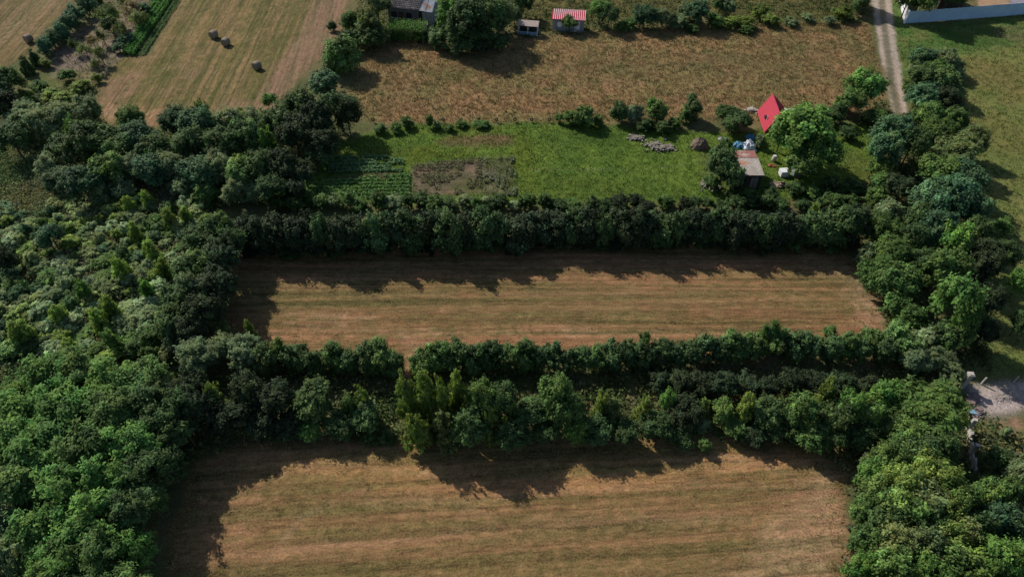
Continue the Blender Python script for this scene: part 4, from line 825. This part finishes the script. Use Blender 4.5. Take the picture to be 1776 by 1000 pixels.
# stone rubble
M_RUB = plain('rubble_stone', (.30, .27, .23), (.10, .095, .085), 2.2, .95, .5)
def rubble(name, centres, n, mat, seed, smin=.06, smax=.2):
    r = random.Random(seed); m = MB()
    for i in range(n):
        px, py, rx, ry = r.choice(centres); t = r.uniform(0, 2 * pi); q = min(1.25, abs(r.gauss(0, .5))); g = G(px + rx * q * cos(t), py + ry * q * sin(t)); s = r.uniform(smin, smax)
        m.box((g[0], g[1], max(0, 1 - q) * .16 + s * .15), (s * r.uniform(.8, 1.6), s * r.uniform(.7, 1.3), s * r.uniform(.5, 1)), r.uniform(0, pi), r.uniform(-.4, .4), s * .12)
    return tag(m.build(name, mat), kind='stuff')
rubble("stone_rubble", [(1138, 252, 26, 12), (1150, 258, 20, 8), (1104, 240, 18, 7)], 330, M_RUB, 1, .07, .30)
rubble("lawn_end_rubble", [(1222, 320, 11, 9), (1240, 326, 10, 5)], 130, M_RUB, 2, .08, .28)
rubble("cabin_rubble", [(1304, 192, 12, 5)], 90, M_CONC, 3, .08, .28)
rubble("gate_rubble", [(1684, 700, 9, 12), (1688, 690, 9, 8), (1694, 716, 8, 10)], 520, plain("dark_stone", (.26, .19, .18), (.14, .11, .11), 5), 4, .08, .3)
rubble("yard_gravel", [(1740, 690, 50, 18)], 260, M_STONE, 5, .02, .07)
# rough blue board at the gate
g = G(1686, 716); root = empty("board", (g[0], g[1], 0), -.15, "blue-grey board lying between stone gate and shaded trees", "board")
m = MB(); m.box((0, 0, .25), (1.0, .5, .05)); m.build("panel", plain("blue_board", (.22, .36, .52)), root); m = MB(); m.box((-.3, 0, .11), (.1, .45, .22)); m.box((.3, 0, .11), (.1, .45, .22)); m.build("prop_block", M_STONE, root)

# gate pillar and posts
def pillar(px, py, w_, h, label, cap=True, tilt=0, mat=None):
    g = G(px, py); root = empty("gate_pillar" if cap else "fence_post", (g[0], g[1], 0), rnd.uniform(-.2, .2), label, "pillar" if cap else "post", None if cap else "posts of the yard fence")
    m = MB(); k = 7 if cap else 3
    for i in range(k): q = w_ * (1 + (rnd.uniform(-.10, .10) if cap else 0)); m.box((tilt * i * h / k, 0, (i + .5) * h / k), (q, q, h / k - .004), 0, tilt, .01 if cap else 0)
    m.build("shaft", mat or M_CONC, root)
    if cap: m = MB(); m.box((0, 0, h + .07), (w_ * 1.45, w_ * 1.4, .14), 0, 0, .015); m.box((0, 0, h + .17), (w_ * .9, w_ * .9, .08)); m.build("capstone", M_CONC, root)
    return root
pillar(1667, 671, .34, 1.75, "tall rough stone gate pillar with pale capstone at the gravel yard")
pillar(1701, 666, .11, .95, "thin grey post in the fence right behind the gate pillar", False, .05)
pillar(1756, 664, .10, 1.0, "thin grey post farther along the yard fence", False, .05)
pillar(1818, 662, .10, 1.0, "thin grey post at the end of the yard fence", False, .02)
# ruined wall running down from the gate
g0, g1 = G(1676, 742), G(1684, 818); root = empty("ruined_wall", (g0[0], g0[1], 0), 0, "broken pale concrete wall half hidden in tree shade below the gate", "wall")
m = MB(); r = random.Random(8); dx, dy = g1[0] - g0[0], g1[1] - g0[1]; L = hypot(dx, dy); rz = atan2(dy, dx); t = 0
while t < L:
    s = r.uniform(.25, .5); hh = r.uniform(.4, 1.2); m.box((dx * (t + s / 2) / L + r.uniform(-.04, .04), dy * (t + s / 2) / L, hh / 2), (s - .01, .17, hh * .8), rz, r.uniform(-.05, .05), .04); t += s
m.build("block_course", M_CONC, root)
m = MB(); m.box((dx * .05, dy * .05, .8), (.3, .3, 1.6), rz); m.box((dx * .62, dy * .62, .75), (.3, .3, 1.5), rz); m.build("pier", M_CONC, root)

# sheet-metal fence: one metal, shade and sunlight put into each run's colour
gc = V3(*G(1568, 42)); ge = V3(*G(1960, 12)); gn = V3(*G(1550, -50))
root = empty("sheet_fence", tuple(gc), 0, "tall blue-grey sheet metal fence around the house yard beside the lane", "fence")
d = ge - gc; L = hypot(d[0], d[1]); m = MB(); e = d / L * L; n = int(L / 2)
m.sheet((0, 0, .05), (e[0], e[1], .05), (e[0], e[1], 2.0), (0, 0, 2.0), n * 8, .015, .02); m.build("sheet_panel", M_SHADEFENCE, root)
m = MB()
for i in range(n + 1): m.box((e[0] * i / n, e[1] * i / n + .08, 1.0), (.07, .07, 2.08))
m.build("post_frame", M_WFENCE, root)
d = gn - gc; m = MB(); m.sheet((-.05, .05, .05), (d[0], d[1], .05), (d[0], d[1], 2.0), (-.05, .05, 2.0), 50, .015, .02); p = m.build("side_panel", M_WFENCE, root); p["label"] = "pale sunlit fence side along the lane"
m = MB(); m.box((0, 0, 1.1), (.22, .22, 2.2)); m.build("corner_post", M_WFENCE, root)

def gable(name, origin, rz, w_, dp, eh, rh, roofm, wallm, label, cat, back=None):
    """origin: near left corner at ground; w_ across, dp away"""
    root = empty(name, origin, rz, label, cat)
    m = MB(); m.box((w_ / 2, dp / 2, eh / 2 - .1), (w_ - .5, dp - .5, eh + .1)); 
    for x in (.25, w_ - .25): m.poly([(x, .25, eh - .06), (x, dp - .25, eh - .06), (x, dp / 2, eh + rh - .12)])
    m.build("wall", wallm, root)
    m = MB(); m.sheet((0, 0, eh), (w_, 0, eh), (w_, dp / 2, eh + rh), (0, dp / 2, eh + rh), int(w_ * 4), .03, .05, 2); m.sheet((0, dp, eh), (w_, dp, eh), (w_, dp / 2 + .01, eh + rh), (0, dp / 2 + .01, eh + rh), int(w_ * 4), .03, .05, 2)
    r_ = m.build("roof", roofm, root)
    m = MB(); m.tube([(-.02, dp / 2, eh + rh + .03), (w_ + .02, dp / 2, eh + rh + .03)], .09, 6); m.build("ridge_cap", roofm, r_)
    return root
# farm house behind the pergola
g0, g1 = V3(*G(668, 12, 2.6)), V3(*G(727, 18, 2.6)); rz = atan2(g1[1] - g0[1], g1[0] - g0[0]); wd = np.linalg.norm(g1 - g0)
hs = gable("farmhouse", (g0[0], g0[1], 0), rz, wd, 8.0, 2.6, 2.4, M_TILE, M_WALL, "grey-roofed farmhouse with pale metal side roof above the vine pergola", "house")
m = MB()
for k in range(14): v = (k + .5) / 14; y, z = v * 4.0, 2.6 + 2.4 * v + .045; m.box((wd / 2, y, z), (wd - .02, .05, .05))
m.build("tile_course", M_TILE, hs)
m = MB(); m.sheet((wd + .02, -.1, 2.55), (wd + 1.0, -.1, 2.55), (wd + 1.0, 4.0, 4.5), (wd + .02, 4.0, 4.5), 8, .03, .04); m.sheet((wd + 1.06, -.1, 2.5), (wd + 2.1, -.1, 2.5), (wd + 2.1, 4.0, 4.45), (wd + 1.06, 4.0, 4.45), 8, .03, .04); m.build("metal_roof", M_ZINC, hs)
m = MB(); m.box((wd + 1.1, 2.4, 1.2), (1.6, 4.4, 2.4)); m.build("side_wall", plain("grey_green_wall", (.34, .38, .38)), hs)
for x in (1.2, 3.6): m = MB(); m.box((x, .24, 1.4), (.9, .06, .9)); wn = m.build("window", M_GLASS, hs); m = MB(); m.box((x, .21, .92), (1.1, .14, .06)); m.build("sill", M_WHITE, wn)
m = MB(); m.box((2.4, .24, 1.0), (.8, .06, 1.9)); m.build("door", M_DARKWOOD, hs)
# vine pergola in front
g0 = V3(*G(672, 52, 1.9)); root = empty("pergola", (g0[0], g0[1], 0), rz * .5, "pergola grown over with bright green vine in front of the farmhouse", "pergola")
m = MB()
for x in (0, 2.6, 5.2):
    for y in (.0, 2.4): m.box((x, y, .95), (.09, .09, 1.9))
for y in (0, 1.2, 2.4): m.box((2.6, y, 1.93), (5.5, .07, .07))
m.build("timber_frame", M_WOOD, root)
vr = np.random.RandomState(77); n = 5200; P = np.stack([vr.uniform(-.3, 5.6, n), vr.uniform(-.3, 2.7, n), 2.0 + np.abs(vr.normal(0, .26, n))], 1); P[:n // 6, 1] = -.3 + vr.normal(0, .1, n // 6); P[:n // 6, 2] = vr.uniform(.6, 2.1, n // 6)
nr = vr.normal(size=(n, 3)) * .5; nr[:, 2] += .8; nr /= np.linalg.norm(nr, axis=1)[:, None]; t = np.cross(nr, vr.normal(size=(n, 3))); t /= np.linalg.norm(t, axis=1)[:, None]; b = np.cross(nr, t); s = vr.uniform(.06, .13, n)[:, None]
o = link_mesh("vine_foliage", mesh_np("vine_foliage", np.stack([P - t * s, P + b * s * .6, P + t * s, P - b * s * .6], 1).reshape(-1, 3), np.arange(n * 4).reshape(-1, 4), LEAF, np.repeat(np.exp(vr.normal(0, .25, n))[:, None] * np.ones((1, 3)), 4, 0)), root); o.color = (.09, .19, .035, 1)
# small lean-to with corrugated asbestos roof
g0 = V3(*G(710, 52, 1.5)); root = empty("coop", (g0[0], g0[1], 0), rz * .5, "small coop with ribbed grey roof at the corner of the vine pergola", "coop")
m = MB(); m.sheet((0, 0, 1.5), (2.5, 0, 1.5), (2.5, 1.9, 1.95), (0, 1.9, 1.95), 9, .06, .03); m.build("roof", M_ZINC, root); m = MB(); m.box((1.3, .95, .72), (2.1, 1.5, 1.45)); m.build("wall", M_WOOD, root); m = MB(); m.box((.8, .17, .6), (.6, .04, 1.1)); m.build("door", M_DARKWOOD, root)

# shed with red and white striped roof
g0, g1 = V3(*G(957, 33, 2.0)), V3(*G(1015, 36, 2.0)); rz = atan2(g1[1] - g0[1], g1[0] - g0[0]); wd = np.linalg.norm(g1 - g0)
root = empty("garden_shed", (g0[0], g0[1], 0), rz, "garden shed with red and white striped roof above the dry meadow", "shed")
ny, rise = 2.3, .55; m = MB(); w2 = MB(); ns = 34
for k in range(ns):
    x0, x1 = wd * (k + (.36 if k % 2 else 0)) / ns, wd * (k + (1 if k % 2 else 1.36)) / ns; off = .028 if k % 2 else 0
    for (ya, yb) in ((0, ny / 2 - .03), (ny / 2, ny)):
        za, zb = 2.0 + rise * ya / ny, 2.0 + rise * yb / ny
        (w2 if k % 2 else m).sheet((x0 + .003, ya, za + off), (x1 - .003, ya, za + off), (x1 - .003, yb, zb + off), (x0 + .003, yb, zb + off), 1, 0, .04, 1)
rf = m.build("roof", M_REDSTRIPE, root); w2.build("white_stripe", M_WHITE, rf)
m = MB(); m.box((wd / 2, ny / 2, .96), (wd - .3, ny - .4, 1.92)); m.build("wall", plain("grey_boards", (.30, .31, .33), (.2, .2, .22), 4, .8, .2, (1, 1, .2)), root)
m = MB(); m.tube([(1.25, .17, 1.15), (1.25, .12, 1.15)], .42, 18); m.build("round_window", M_WFENCE, root)
m = MB(); m.box((3.9, .17, .9), (.8, .05, 1.7)); m.build("door", M_WFENCE, root)
# small open shed
g0, g1 = V3(*G(893, 44, 1.5)), V3(*G(933, 47, 1.5)); rz = atan2(g1[1] - g0[1], g1[0] - g0[0]); wd = np.linalg.norm(g1 - g0)
root = empty("wood_store", (g0[0], g0[1], 0), rz, "low open store with pale patchy roof beside the striped shed", "store")
m = MB(); m.sheet((.4, 0, 1.5), (wd, 0, 1.5), (wd, 1.5, 1.75), (.4, 1.5, 1.75), 16, .02); m.build("roof", plain("patchy_sheet", (.42, .33, .29), (.30, .26, .25), 3), root)
m = MB()
for x in (.5, wd * .55, wd - .1): m.box((x, .1, .73), (.1, .1, 1.46)); m.box((x, 1.4, .8), (.1, .1, 1.65))
m.build("post_frame", M_WHITE, root); m = MB(); m.box((wd / 2 + .2, .14, .3), (wd - .6, .05, .55)); m.build("front_panel", plain("blue_panel", (.30, .42, .55)), root); m = MB(); m.box((wd / 2 + .2, 1.42, .75), (wd - .5, .05, 1.45)); m.build("back_wall", M_DARKWOOD, root)
# houses behind the sheet fence
g0 = V3(*G(1630, 2, 2.0)); gable("barn", (g0[0], g0[1], 0), .03, 4.6, 7, 2.4, 2.4, plain("brown_roof", (.16, .10, .07)), M_DARKWOOD, "dark brown barn in tree shade behind the sheet fence", "barn")
row("broad md 1600 -8 34 6.6; broad dk 1650 -14 34 6.4; broad dk 1575 2 20 4.6; broad md 1682 -30 30 6", "behind the blue-grey sheet fence", "the lane", "trees behind the sheet fence")
row("broad dk 1500 -22 26 6; broad md 1478 -30 26 5.6", "at the top of the lane", "the garden side", "trees at the top of the lane")
